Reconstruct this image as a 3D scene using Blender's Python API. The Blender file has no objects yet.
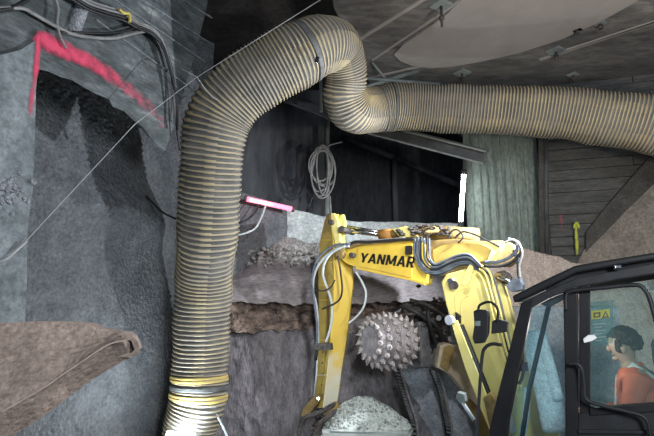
import bpy, bmesh, math, random
from mathutils import Vector, Matrix, noise
random.seed(7)
C = bpy.context.scene
COL = C.collection
PI = math.pi
V = Vector

# ------------------------------------------------------------------ camera
FPX = 480.0
PITCH = math.radians(10)
CAM = V((0, 0, 2.4))
cd = bpy.data.cameras.new('camera')
cam = bpy.data.objects.new('camera', cd)
COL.objects.link(cam)
cam.location = CAM
cam.rotation_euler = (PI / 2 + PITCH, 0, 0)
cd.sensor_width = 36
cd.lens = FPX / 654 * 36
cd.clip_start = 0.05
C.camera = cam

# ------------------------------------------------------------------ world, lights, exposure
C.view_settings.view_transform = 'Standard'
C.view_settings.look = 'None'
C.view_settings.gamma = 1
C.view_settings.use_curve_mapping = False
C.view_settings.exposure = 0.0
w = bpy.data.worlds.new('world')
C.world = w
w.use_nodes = True
w.node_tree.nodes['Background'].inputs[0].default_value = (0.72, 0.82, 1.0, 1)
w.node_tree.nodes['Background'].inputs[1].default_value = 0.29

def aim(o, target):
    o.rotation_euler = (V(target) - o.location).to_track_quat('-Z', 'Y').to_euler()

def area(name, loc, target, size, power, color):
    l = bpy.data.lights.new(name, 'AREA')
    l.size = size
    l.energy = power
    l.color = color
    o = bpy.data.objects.new(name, l)
    COL.objects.link(o)
    o.location = loc
    aim(o, target)
    return o

def spot(name, loc, target, angle, power, color, radius=0.05, blend=0.5):
    l = bpy.data.lights.new(name, 'SPOT')
    l.spot_size = math.radians(angle)
    l.spot_blend = blend
    l.energy = power
    l.color = color
    l.shadow_soft_size = radius
    o = bpy.data.objects.new(name, l)
    COL.objects.link(o)
    o.location = loc
    aim(o, target)
    return o

area('front_fill_light', (1.5, -0.6, 3.3), (-0.2, 6, 2.4), 0.9, 165, (0.92, 0.95, 1.0))  # unseen area light behind the camera, added as frontal fill
spot('rear_worklight', (2.15, 4.4, 3.5), (-2.0, 5.2, 2.3), 125, 500, (0.90, 0.94, 1.0), 0.03)
spot('wall_floodlight', (2.4, 2.3, 3.15), (2.7, 6.4, 4.3), 130, 250, (1.0, 0.90, 0.78), 0.08, 0.7)
spot('back_fill_light', (0.6, 3.0, 4.1), (0.5, 6.8, 2.2), 80, 190, (0.97, 0.97, 1.0), 0.1, 0.8)  # unseen light added to brighten the bench and clay face

# ------------------------------------------------------------------ pixel -> world helpers
CP, SP = math.cos(PITCH), math.sin(PITCH)
def ray(x, y):
    u = (x - 327) / FPX
    v = (218 - y) / FPX
    return V((u, CP - v * SP, SP + v * CP))
def at(x, y, Y):
    r = ray(x, y)
    return CAM + r * (Y / r.y)
def atz(x, y, z):
    r = ray(x, y)
    return CAM + r * ((z - CAM.z) / r.z)
class Plane:
    def __init__(s, p, n):
        s.p = V(p); s.n = V(n).normalized()
    def __call__(s, x, y, off=0.0):
        r = ray(x, y)
        t = ((s.p + s.n * off) - CAM).dot(s.n) / r.dot(s.n)
        return CAM + r * t
def vplane(x1, Y1, x2, Y2, y=250):
    a, b = at(x1, y, Y1), at(x2, y, Y2)
    d = b - a; d.z = 0
    n = V((-d.y, d.x, 0))
    if n.y < 0: n = -n
    return Plane(a, n)

# ------------------------------------------------------------------ materials
def nodes(name):
    m = bpy.data.materials.new(name)
    m.use_nodes = True
    nt = m.node_tree
    b = nt.nodes['Principled BSDF']
    return m, nt, b

def mat(name, c1, c2=None, scale=6, rough=0.8, metal=0.0, bump=0.0, bscale=40, detail=6, c3=None, stretch=(1,1,1), spec=0.4, rot=(0,0,0), contrast=(0.35, 0.65)):
    m, nt, b = nodes(name)
    L = nt.links.new
    c2 = c2 or tuple(x * 0.75 for x in c1)
    tc = nt.nodes.new('ShaderNodeTexCoord')
    mp = nt.nodes.new('ShaderNodeMapping')
    mp.inputs['Scale'].default_value = stretch
    mp.inputs['Rotation'].default_value = rot
    L(tc.outputs['Object'], mp.inputs[0])
    n = nt.nodes.new('ShaderNodeTexNoise')
    n.inputs['Scale'].default_value = scale
    n.inputs['Detail'].default_value = detail
    n.inputs['Roughness'].default_value = 0.65
    L(mp.outputs[0], n.inputs['Vector'])
    r = nt.nodes.new('ShaderNodeValToRGB')
    r.color_ramp.elements[0].position = contrast[0]
    r.color_ramp.elements[1].position = contrast[1]
    r.color_ramp.elements[0].color = (*c2, 1)
    r.color_ramp.elements[1].color = (*c1, 1)
    if c3:
        e = r.color_ramp.elements.new(min(0.95, contrast[1] + 0.1)); e.color = (*c3, 1)
    L(n.outputs['Fac'], r.inputs[0])
    if bump >= 0.4:
        n3 = nt.nodes.new('ShaderNodeTexNoise')
        n3.inputs['Scale'].default_value = scale * 6
        n3.inputs['Detail'].default_value = 8
        n3.inputs['Roughness'].default_value = 0.75
        L(mp.outputs[0], n3.inputs['Vector'])
        mr = nt.nodes.new('ShaderNodeMapRange')
        mr.inputs['From Min'].default_value = 0.35; mr.inputs['From Max'].default_value = 0.65
        mr.inputs['To Min'].default_value = 0.62; mr.inputs['To Max'].default_value = 1.35
        L(n3.outputs['Fac'], mr.inputs['Value'])
        mu = nt.nodes.new('ShaderNodeVectorMath'); mu.operation = 'SCALE'
        L(r.outputs[0], mu.inputs[0]); L(mr.outputs[0], mu.inputs['Scale'])
        L(mu.outputs[0], b.inputs['Base Color'])
    else:
        L(r.outputs[0], b.inputs['Base Color'])
    b.inputs['Roughness'].default_value = rough
    b.inputs['Metallic'].default_value = metal
    b.inputs['Specular IOR Level'].default_value = spec
    if bump:
        n2 = nt.nodes.new('ShaderNodeTexNoise')
        n2.inputs['Scale'].default_value = bscale
        n2.inputs['Detail'].default_value = 5
        L(mp.outputs[0], n2.inputs['Vector'])
        bp = nt.nodes.new('ShaderNodeBump')
        bp.inputs['Strength'].default_value = bump
        bp.inputs['Distance'].default_value = 0.045 if bump >= 0.9 else 0.02
        L(n2.outputs['Fac'], bp.inputs['Height'])
        L(bp.outputs[0], b.inputs['Normal'])
    return m

def emis(name, c, s):
    m, nt, b = nodes(name)
    b.inputs['Base Color'].default_value = (*c, 1)
    b.inputs['Emission Color'].default_value = (*c, 1)
    b.inputs['Emission Strength'].default_value = s
    return m

def glass(name, tint, gloss=0.12, haze=0.0, hazecol=(0.3, 0.5, 0.5)):
    m, nt, b = nodes(name)
    nt.nodes.remove(b)
    L = nt.links.new
    out = nt.nodes['Material Output']
    t = nt.nodes.new('ShaderNodeBsdfTransparent'); t.inputs[0].default_value = (*tint, 1)
    g = nt.nodes.new('ShaderNodeBsdfGlossy'); g.inputs['Roughness'].default_value = 0.04
    g.inputs[0].default_value = (0.8, 0.95, 0.95, 1)
    d = nt.nodes.new('ShaderNodeBsdfDiffuse'); d.inputs[0].default_value = (*hazecol, 1)
    m1 = nt.nodes.new('ShaderNodeMixShader'); m1.inputs[0].default_value = haze
    L(t.outputs[0], m1.inputs[1]); L(d.outputs[0], m1.inputs[2])
    m2 = nt.nodes.new('ShaderNodeMixShader'); m2.inputs[0].default_value = gloss
    L(m1.outputs[0], m2.inputs[1]); L(g.outputs[0], m2.inputs[2])
    L(m2.outputs[0], out.inputs[0])
    return m

def paint(name, c):      # spray paint: a thin skin whose coverage breaks up towards its own edges
    m, nt, b = nodes(name)
    L = nt.links.new
    out = nt.nodes['Material Output']
    b.inputs['Base Color'].default_value = (*c, 1)
    b.inputs['Roughness'].default_value = 0.7
    at_ = nt.nodes.new('ShaderNodeAttribute'); at_.attribute_name = 'cover'
    tc = nt.nodes.new('ShaderNodeTexCoord')
    n = nt.nodes.new('ShaderNodeTexNoise'); n.inputs['Scale'].default_value = 14; n.inputs['Detail'].default_value = 8
    L(tc.outputs['Object'], n.inputs['Vector'])
    a = nt.nodes.new('ShaderNodeMath'); a.operation = 'ADD'
    L(at_.outputs['Fac'], a.inputs[0]); L(n.outputs['Fac'], a.inputs[1])
    mr = nt.nodes.new('ShaderNodeMapRange')
    mr.inputs['From Min'].default_value = 0.80; mr.inputs['From Max'].default_value = 1.42
    L(a.outputs[0], mr.inputs['Value'])
    t = nt.nodes.new('ShaderNodeBsdfTransparent')
    mx = nt.nodes.new('ShaderNodeMixShader')
    L(mr.outputs[0], mx.inputs[0]); L(t.outputs[0], mx.inputs[1]); L(b.outputs[0], mx.inputs[2])
    L(mx.outputs[0], out.inputs[0])
    return m

M = {}
M['concrete'] = mat('grey_concrete', (0.22, 0.25, 0.26), (0.12, 0.14, 0.15), 3.5, 0.85, bump=0.5, bscale=14, c3=(0.28, 0.31, 0.32), contrast=(0.38, 0.62))
M['concrete_board'] = mat('board_marked_concrete', (0.125, 0.142, 0.145), (0.05, 0.06, 0.062), 3.2, 0.85, bump=0.8, bscale=9, c3=(0.30, 0.32, 0.31), stretch=(1, 0.6, 2.2), contrast=(0.38, 0.60), detail=12)
M['shotcrete'] = mat('shotcrete', (0.150, 0.160, 0.170), (0.090, 0.098, 0.107), 5, 0.95, bump=1.0, bscale=26, detail=10)
M['shotcrete_pale'] = mat('shotcrete_pale', (0.40, 0.42, 0.44), (0.28, 0.30, 0.33), 5, 0.95, bump=0.9, bscale=60)
M['pale'] = mat('pale_concrete', (0.52, 0.58, 0.57), (0.33, 0.37, 0.38), 4, 0.85, bump=0.6, bscale=20)
M['rubble'] = mat('grey_rubble', (0.52, 0.51, 0.48), (0.22, 0.215, 0.205), 14, 0.95, bump=1.0, bscale=40)
M['bench'] = mat('bench_stone', (0.31, 0.285, 0.29), (0.20, 0.185, 0.195), 4, 0.9, bump=0.6, bscale=20, stretch=(0.6, 1, 3))
M['soil'] = mat('brown_soil', (0.33, 0.25, 0.205), (0.07, 0.055, 0.05), 9, 0.95, bump=1.0, bscale=25)
M['clay'] = mat('dark_clay', (0.25, 0.235, 0.25), (0.12, 0.115, 0.125), 12, 0.85, bump=0.8, bscale=50, stretch=(1, 1, 0.25), rot=(0, -0.45, 0), detail=10, contrast=(0.36, 0.66))
M['clay_blue'] = mat('blue_clay', (0.42, 0.45, 0.49), (0.27, 0.30, 0.34), 6, 0.7, bump=0.5, bscale=20)
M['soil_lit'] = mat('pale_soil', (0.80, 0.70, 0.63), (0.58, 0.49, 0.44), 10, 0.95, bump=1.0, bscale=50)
M['void'] = mat('dark_concrete', (0.055, 0.062, 0.072), (0.03, 0.034, 0.04), 2.5, 0.9, bump=0.4, bscale=8, stretch=(1, 1, 0.3))  # very dark concrete for the walls of the void
M['void_pale'] = mat('mottled_concrete', (0.14, 0.15, 0.165), (0.03, 0.034, 0.042), 1.6, 0.9, bump=0.3, bscale=8, stretch=(1.2, 1, 0.3))  # dark concrete with paler blotches
M['ceil'] = mat('ceiling_concrete', (0.18, 0.17, 0.16), (0.085, 0.085, 0.085), 1.3, 0.9, bump=0.5, bscale=7, c3=(0.30, 0.28, 0.26), contrast=(0.36, 0.64), stretch=(0.5, 1.3, 1), rot=(0, 0, -0.4))
M['ceil_dark'] = mat('dark_ceiling', (0.065, 0.06, 0.055), (0.03, 0.03, 0.03), 2, 0.9, bump=0.4, bscale=8)
M['patch'] = mat('smooth_plaster', (0.36, 0.335, 0.315), (0.29, 0.27, 0.255), 2, 0.85, bump=0.15, bscale=15, contrast=(0.3, 0.7))
M['green_wall'] = mat('green_grey_concrete', (0.25, 0.30, 0.275), (0.16, 0.195, 0.18), 3, 0.85, bump=0.4, bscale=9, stretch=(1.6, 1, 0.6))
M['plank'] = mat('dark_planks', (0.13, 0.132, 0.128), (0.075, 0.078, 0.078), 4, 0.9, bump=0.8, bscale=20, stretch=(0.4, 1, 3), c3=(0.19, 0.19, 0.18))
M['plaster_beige'] = mat('beige_shotcrete', (0.30, 0.27, 0.235), (0.20, 0.18, 0.16), 4, 0.9, bump=0.5, bscale=25)
M['rib_dark'] = mat('dark_rib', (0.10, 0.098, 0.092), (0.06, 0.058, 0.055), 6, 0.9, bump=0.4, bscale=20)
M['floor'] = mat('wet_mud', (0.17, 0.15, 0.14), (0.08, 0.075, 0.07), 3, 0.8, bump=1.0, bscale=15)
M['steel'] = mat('galvanised_steel', (0.30, 0.34, 0.33), (0.20, 0.23, 0.23), 6, 0.55, 0.3, bump=0.2)
M['steel_dark'] = mat('dark_steel', (0.11, 0.12, 0.125), (0.06, 0.065, 0.07), 6, 0.6, 0.3)
M['fabric'] = mat('duct_fabric', (0.17, 0.165, 0.145), (0.085, 0.087, 0.085), 4, 0.8, bump=0.3, bscale=60)
M['rib'] = mat('duct_rib', (0.46, 0.375, 0.20), (0.30, 0.265, 0.205), 2.2, 0.65, c3=(0.60, 0.46, 0.13), contrast=(0.42, 0.66))
M['rib_bare'] = mat('bare_duct_rib', (0.62, 0.47, 0.12), (0.45, 0.36, 0.16), 9, 0.6)
M['band'] = mat('duct_band', (0.14, 0.15, 0.15), (0.08, 0.08, 0.08), 10, 0.6)
M['mud_steel'] = mat('mud_caked_steel', (0.36, 0.285, 0.235), (0.235, 0.185, 0.155), 7, 0.9, bump=0.6, bscale=35, detail=12)
M['yellow'] = mat('yellow_paint', (0.78, 0.56, 0.075), (0.60, 0.42, 0.06), 5, 0.38, c3=(0.78, 0.64, 0.22), spec=0.5, contrast=(0.3, 0.7))
M['yellow_pale'] = mat('faded_yellow_paint', (0.80, 0.72, 0.27), (0.70, 0.62, 0.20), 3, 0.5, spec=0.4)
M['yellow_dirty'] = mat('dirty_yellow_paint', (0.34, 0.24, 0.08), (0.15, 0.10, 0.045), 7, 0.7)
M['yellow_worn_shaded'] = mat('worn_and_shaded_yellow', (0.56, 0.42, 0.10), (0.40, 0.28, 0.07), 5, 0.5)  # worn yellow on the knee, painted shade on the arm's left face
M['chrome'] = mat('chrome', (0.75, 0.77, 0.78), (0.6, 0.62, 0.63), 4, 0.18, 1.0)
M['black'] = mat('black_paint', (0.014, 0.015, 0.017), (0.008, 0.009, 0.010), 6, 0.5, spec=0.3)
M['black_worn'] = mat('worn_black_paint', (0.026, 0.028, 0.031), (0.014, 0.015, 0.016), 8, 0.5, spec=0.3)
M['rubber'] = mat('black_rubber', (0.022, 0.022, 0.024), (0.012, 0.012, 0.013), 8, 0.6)
M['hose_blue'] = mat('blue_grey_hose', (0.15, 0.19, 0.24), (0.07, 0.09, 0.12), 9, 0.5)
M['hose_white'] = mat('pale_hose', (0.60, 0.66, 0.68), (0.42, 0.46, 0.48), 9, 0.5)
M['cable_grey'] = mat('grey_cable', (0.28, 0.28, 0.27), (0.16, 0.16, 0.16), 9, 0.6)
M['cable_black'] = mat('black_cable', (0.02, 0.02, 0.022), (0.012, 0.012, 0.012), 9, 0.5)
M['cable_yellow'] = mat('yellow_tag', (0.6, 0.5, 0.1), (0.4, 0.3, 0.1), 9, 0.5)
M['wire'] = mat('wire', (0.42, 0.44, 0.45), (0.3, 0.3, 0.3), 9, 0.5)
M['cutter'] = mat('cutter_steel', (0.33, 0.31, 0.32), (0.19, 0.18, 0.19), 12, 0.6, 0.2, bump=0.4)
M['tooth'] = mat('tooth_steel', (0.50, 0.47, 0.46), (0.33, 0.30, 0.29), 20, 0.5, 0.2)
M['gear'] = mat('muddy_gearbox', (0.17, 0.17, 0.18), (0.08, 0.075, 0.075), 10, 0.7, bump=0.8)
M['gravel'] = mat('pale_gravel', (0.72, 0.78, 0.73), (0.45, 0.50, 0.47), 22, 0.95, bump=0.3, bscale=70)
M['gravel_dark'] = mat('grey_gravel', (0.36, 0.39, 0.37), (0.22, 0.24, 0.23), 22, 0.95)
M['gravel_face'] = mat('dusty_steel', (0.62, 0.68, 0.65), (0.40, 0.45, 0.43), 5, 0.8)
M['chain'] = mat('chain_steel', (0.14, 0.125, 0.115), (0.05, 0.045, 0.04), 14, 0.6, 0.4, bump=0.6)
M['lamp_white'] = emis('tube_light', (0.92, 1.0, 0.98), 30)
M['lamp_pink'] = emis('pink_light', (1.0, 0.20, 0.32), 2.2)
M['lamp_pink_core'] = emis('pink_light_core', (1.0, 0.62, 0.66), 4)
M['lamp_flood'] = emis('floodlight_lens', (0.85, 0.95, 1.0), 230)
M['lens'] = mat('lamp_lens', (0.55, 0.60, 0.68), (0.45, 0.5, 0.58), 9, 0.15)
M['glass'] = glass('tinted_cab_glass', (0.80, 0.92, 0.91), 0.05, 0.07, (0.22, 0.34, 0.34))
M['glass_front'] = glass('blue_cab_glass', (0.92, 0.975, 0.99), 0.03, 0.03, (0.25, 0.45, 0.55))
M['sticker_yellow'] = mat('sticker_yellow', (0.30, 0.33, 0.06), (0.26, 0.28, 0.05), 9, 0.5)
M['sticker_white'] = mat('sticker_white', (0.20, 0.27, 0.27), (0.18, 0.24, 0.24), 9, 0.5)
M['boom_cyan'] = mat('cyan_lit_boom', (0.70, 0.86, 0.90), (0.45, 0.60, 0.66), 14, 0.6, bump=0.5, bscale=40)  # cyan light on the boom side, put into the colour
M['white'] = mat('white_plastic', (0.85, 0.85, 0.83), (0.75, 0.75, 0.73), 9, 0.4)
M['ink'] = mat('ink', (0.012, 0.010, 0.012), (0.01, 0.01, 0.01), 9, 0.5)
M['orange'] = mat('orange_jacket', (0.75, 0.14, 0.06), (0.55, 0.09, 0.04), 8, 0.7)
M['reflect'] = mat('reflective_stripe', (0.65, 0.62, 0.60), (0.55, 0.55, 0.52), 8, 0.4)
M['skin'] = mat('skin', (0.46, 0.27, 0.20), (0.38, 0.21, 0.15), 8, 0.55)
M['hair'] = mat('dark_hair', (0.05, 0.032, 0.024), (0.025, 0.016, 0.012), 30, 0.7, bump=1.0, bscale=60)
M['trousers'] = mat('navy_trousers', (0.04, 0.05, 0.08), (0.03, 0.035, 0.05), 8, 0.8)
M['seat'] = mat('seat_fabric', (0.05, 0.055, 0.06), (0.03, 0.033, 0.036), 15, 0.8)
M['red_paint'] = paint('red_spray_paint', (0.66, 0.06, 0.13))
M['yellow_paint_mark'] = paint('yellow_spray_paint', (0.50, 0.56, 0.06))

# ------------------------------------------------------------------ mesh helpers
def link(name, me, m=None, parent=None):
    o = bpy.data.objects.new(name, me)
    COL.objects.link(o)
    if m is not None and me is not None and len(me.materials) == 0:
        for k in (m if isinstance(m, (list, tuple)) else [m]): me.materials.append(k)
    if parent is not None:
        o.parent = parent
        bpy.context.view_layer.update()
        o.matrix_parent_inverse = parent.matrix_world.inverted()
    return o

def build(name, bm, m, parent=None, smooth=False):
    bmesh.ops.recalc_face_normals(bm, faces=bm.faces[:])
    me = bpy.data.meshes.new(name)
    if smooth:
        for f in bm.faces: f.smooth = True
    bm.to_mesh(me); bm.free()
    return link(name, me, m, parent)

def tag(o, label=None, cat=None, group=None, kind=None):
    if label: o['label'] = label
    if cat: o['category'] = cat
    if group: o['group'] = group
    if kind: o['kind'] = kind
    return o

def thing(name, loc, label, cat, group=None):
    o = bpy.data.objects.new(name, None)
    COL.objects.link(o)
    o.location = loc
    o.empty_display_size = 0.1
    bpy.context.view_layer.update()
    return tag(o, label, cat, group)

def prism(bm, pts, d, mi=0, bevel=0.0):
    """pts: outline on one face; d: vector to the other face"""
    a = [bm.verts.new(p) for p in pts]
    b = [bm.verts.new(p + d) for p in pts]
    fs = [bm.faces.new(a), bm.faces.new(b[::-1])]
    n = len(a)
    for i in range(n):
        fs.append(bm.faces.new((a[i], b[i], b[(i + 1) % n], a[(i + 1) % n])))
    for f in fs: f.material_index = mi
    bmesh.ops.recalc_face_normals(bm, faces=fs)
    if bevel:
        es = list({e for f in fs for e in f.edges})
        bmesh.ops.bevel(bm, geom=es, offset=bevel, segments=2, affect='EDGES', profile=0.5)
    return fs

def box(bm, c, s, R=None, mi=0, bevel=0.0):
    R = R or Matrix.Identity(3)
    x, y, z = s[0] / 2, s[1] / 2, s[2] / 2
    p = [V(c) + R @ V(q) for q in ((-x, -y, -z), (x, -y, -z), (x, y, -z), (-x, y, -z))]
    return prism(bm, p, R @ V((0, 0, 2 * z)), mi, bevel)

def smooth_path(pts, n=8, extra=None):
    """Catmull-Rom through pts (each a tuple/list of floats or a Vector)"""
    P = [list(p) for p in pts]
    out = []
    for i in range(len(P) - 1):
        p0 = P[max(i - 1, 0)]; p1 = P[i]; p2 = P[i + 1]; p3 = P[min(i + 2, len(P) - 1)]
        for k in range(n):
            t = k / n
            out.append([0.5 * (2 * b + (c - a) * t + (2 * a - 5 * b + 4 * c - d) * t * t + (3 * b - a - 3 * c + d) * t ** 3) for a, b, c, d in zip(p0, p1, p2, p3)])
    out.append(P[-1])
    return out

def tube(bm, pts, r, seg=8, caps=True, mi=0, radii=None):
    pts = [V(p[:3]) for p in pts]
    n = len(pts)
    T = []
    for i in range(n):
        t = pts[min(i + 1, n - 1)] - pts[max(i - 1, 0)]
        T.append(t.normalized() if t.length > 1e-9 else V((0, 0, 1)))
    ref = V((0, 0, 1)) if abs(T[0].z) < 0.9 else V((1, 0, 0))
    a = (ref - T[0] * ref.dot(T[0])).normalized()
    rings = []
    for i in range(n):
        a = (a - T[i] * a.dot(T[i])).normalized()
        b = T[i].cross(a)
        rr = radii[i] if radii else r
        rings.append([bm.verts.new(pts[i] + (a * math.cos(2 * PI * k / seg) + b * math.sin(2 * PI * k / seg)) * rr) for k in range(seg)])
    for i in range(n - 1):
        for k in range(seg):
            f = bm.faces.new((rings[i][k], rings[i][(k + 1) % seg], rings[i + 1][(k + 1) % seg], rings[i + 1][k]))
            f.material_index = mi; f.smooth = True
    if caps:
        f = bm.faces.new(rings[0][::-1]); f.material_index = mi
        f = bm.faces.new(rings[-1]); f.material_index = mi
    return rings

def tube_obj(name, pts, r, m, parent=None, seg=8, smooth_n=6, **k):
    bm = bmesh.new()
    pp = smooth_path(pts, smooth_n) if smooth_n else pts
    tube(bm, pp, r, seg)
    return build(name, bm, m, parent)

def cyl(bm, a, b, r, seg=20, mi=0, r2=None):
    tube(bm, [a, b], r, seg, True, mi, radii=[r, r2 if r2 is not None else r])

def fbm(p, s=1.0, o=4):
    return noise.fractal(V(p) * s, 1.0, 2.0, o)

def surf(name, f, nu, nv, m, parent=None, smooth=True, back=None):
    """grid surface f(u,v)->Vector, u,v in 0..1; 'back' gives it thickness"""
    vs = []
    for j in range(nv + 1):
        for i in range(nu + 1):
            vs.append(f(i / nu, j / nv))
    fs = []
    W = nu + 1
    for j in range(nv):
        for i in range(nu):
            fs.append((j * W + i, j * W + i + 1, (j + 1) * W + i + 1, (j + 1) * W + i))
    nf = len(fs)
    if back is not None:
        ring = [i for i in range(W)] + [j * W + nu for j in range(1, nv + 1)] + [nv * W + i for i in range(nu - 1, -1, -1)] + [j * W for j in range(nv - 1, 0, -1)]
        base = len(vs)
        for i in ring: vs.append(V(vs[i]) + V(back))
        n = len(ring)
        for k in range(n):
            fs.append((ring[k], ring[(k + 1) % n], base + (k + 1) % n, base + k))
    me = bpy.data.meshes.new(name)
    me.from_pydata([tuple(v) for v in vs], [], fs)
    if smooth:
        me.polygons.foreach_set('use_smooth', [True] * nf + [False] * (len(fs) - nf))
    me.update()
    return link(name, me, m, parent)

def struct(o): o['kind'] = 'structure'; return o

def lerp(a, b, t): return a + (b - a) * t
def interp(tab, x):
    if x <= tab[0][0]: return tab[0][1]
    for (a, fa), (b, fb) in zip(tab, tab[1:]):
        if x <= b: return fa + (fb - fa) * (x - a) / (b - a)
    return tab[-1][1]

# ================================================================== SETTING
ZC = 5.75
# floor
def f_floor(u, v):
    x, y = lerp(-6, 7, u), lerp(-3, 11, v)
    return V((x, y, -0.10 + 0.07 * fbm((x, y, 0), 0.8)))
struct(surf('floor', f_floor, 90, 90, M['floor'], back=(0, 0, -0.4)))

# left concrete wall with the cut opening (outline on its near face)
PL = vplane(0, 3.0, 170, 4.4)
outl = [(-600, -800), (-160, -400), (60, -200), (160, -130), (222, -130), (212, -20), (205, 15), (196, 50), (187, 80), (178, 112), (170, 138), (165, 151), (158, 146), (150, 137), (143, 127), (132, 119), (124, 111), (113, 107), (109, 99), (96, 94), (85, 88), (72, 80), (60, 77), (50, 72), (38, 69),
        (36, 90), (35, 130), (34, 165), (33, 190), (29, 215), (27, 240), (27, 280), (25, 330), (22, 400), (18, 560), (-160, 760), (-600, 1300)]
bm = bmesh.new()
P = [PL(x, y) for x, y in outl]
prism(bm, P, PL.n * 0.16 + V((0, 0, 0.14)))
wl = struct(build('wall_left', bm, M['concrete_board']))
# thin cement skin on the left jamb, slightly proud: smoother concrete
jamb = [(-600, 380), (-120, 100), (-20, 60), (20, 50), (36, 40), (37, 69), (36, 90), (35, 130), (34, 165), (33, 190), (29, 215), (27, 240), (27, 280), (25, 330), (22, 400), (18, 540), (-120, 740), (-600, 1290)]
bm = bmesh.new()
prism(bm, [PL(x, y, -0.03) for x, y in jamb], PL.n * 0.028)
build('render_coat', bm, M['concrete'], wl)
# formwork ledges and a pale pipe stub cast into the block
for k, (a, b, t) in enumerate([((100, -10), (205, 62), .012), ((120, -14), (208, 42), .012), ((96, 20), (196, 92), .012), ((150, -20), (212, 18), .012)]):
    bm = bmesh.new()
    A, B = PL(*a, -0.008), PL(*b, -0.008)
    box(bm, (A + B) / 2, ((B - A).length, 0.016, t), (B - A).to_track_quat('X', 'Z').to_matrix())
    build('formwork_ridge', bm, M['concrete'], wl)
bm = bmesh.new()
cyl(bm, PL(91, -20, -0.01), PL(73, 34, -0.01), 0.05, 14)
build('cast_in_pipe', bm, M['shotcrete_pale'], wl)
# chipped mass hanging from the jamb
bm = bmesh.new()
for k in range(60):
    x = random.gauss(8, 9); y = random.gauss(192, 9)
    s = random.uniform(0.012, 0.035)
    c = PL(x, y, -0.03)
    m4 = Matrix.Translation(c) @ Matrix.Rotation(random.random() * 6, 4, (random.random(), random.random(), 1)) @ Matrix.Diagonal((s, s * 0.8, s * 0.7, 1))
    bmesh.ops.create_icosphere(bm, subdivisions=1, radius=1, matrix=m4)
o = build('broken_concrete', bm, M['shotcrete_pale'], wl); o['kind'] = 'stuff'

# shotcrete surface behind the cut
plan = [at(-60, 250, 3.35), at(35, 250, 4.15), at(110, 250, 5.0), at(150, 250, 5.6), at(176, 250, 5.95), at(205, 250, 6.3), at(240, 250, 6.7), at(290, 250, 7.35)]
def plan_pt(u):
    s = u * (len(plan) - 1); i = min(int(s), len(plan) - 2)
    return plan[i].lerp(plan[i + 1], s - i)
def f_shot(u, v):
    p = plan_pt(u); x, y = p.x, p.y
    zt = interp([(0, 6.0), (0.70, 6.0), (0.72, 4.05), (1, 3.85)], u)
    z = lerp(-0.1, zt, v)
    q = V((x, y, z))
    d = 0.05 * fbm(q, 0.6, 2) + 0.010 * fbm(q, 9, 3) + 0.010 * fbm(q, 26, 2)
    # sprayed bulge beneath the cut block
    d += 0.20 * math.exp(-((z - 3.35) / 0.28) ** 2) * math.exp(-((u - 0.36) / 0.16) ** 2)
    return V((x + d * 0.85, y - d * 0.5, z))
struct(surf('wall_shotcrete', f_shot, 300, 260, M['shotcrete'], back=(-0.3, 0.2, 0)))

# pale concrete wall and void
back_top = [(p_.x, p_.z) for p_ in (at(226, 197, 7.3), at(262, 203, 7.3), at(325, 216, 7.3), at(350, 221, 7.3), at(470, 224, 7.3))]
def f_back(u, v):
    x = lerp(-2.2, 2.06, u)
    z = lerp(-0.1, interp(back_top, x) + 0.02 * fbm((x, 0, 0), 3), v)
    q = V((x, 7.3, z))
    return V((x, 7.3 + 0.03 * fbm(q, 2) + 0.01 * fbm(q, 14), z))
struct(surf('wall_back', f_back, 160, 100, M['pale'], back=(0, 0.5, 0)))

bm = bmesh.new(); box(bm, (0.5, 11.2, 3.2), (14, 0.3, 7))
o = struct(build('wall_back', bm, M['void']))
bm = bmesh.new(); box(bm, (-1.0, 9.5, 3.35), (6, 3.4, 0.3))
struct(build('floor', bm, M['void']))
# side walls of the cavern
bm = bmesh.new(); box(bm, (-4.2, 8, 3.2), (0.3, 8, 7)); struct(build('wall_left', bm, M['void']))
# grey wall panel standing in the void, pole at its right edge
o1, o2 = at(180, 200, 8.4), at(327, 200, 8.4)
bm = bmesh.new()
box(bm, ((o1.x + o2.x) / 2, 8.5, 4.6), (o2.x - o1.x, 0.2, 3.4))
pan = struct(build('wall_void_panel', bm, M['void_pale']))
# framing deeper in the void
for a, b in (((345, 138), (394, 158)), ((394, 158), (396, 222)), ((394, 158), (470, 190))):
    A, B = at(*a, 10.9), at(*b, 10.9)
    bm = bmesh.new(); cyl(bm, A, B, 0.07, 8)
    tag(build('void_brace', bm, M['void_pale']), kind='structure')

# ceiling: dark high ceiling on the left, lower slab on the right
bm = bmesh.new(); box(bm, (0, 4.5, 6.75), (14, 15, 0.3)); ceil_hi = struct(build('ceiling', bm, M['ceil_dark']))
edge = [atz(324, -60, ZC), atz(334, 8, ZC), atz(352, 42, ZC), atz(366, 70, ZC), atz(372, 96, ZC), atz(470, 140, ZC)]
Pc = [V((p.x, p.y, ZC)) for p in edge] + [V((6.5, 11.2, ZC)), V((6.5, -2, ZC)), V((0.0, -2, ZC))]
bm = bmesh.new(); prism(bm, Pc, V((0, 0, 0.85))); ceil = struct(build('ceiling', bm, M['ceil']))
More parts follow.
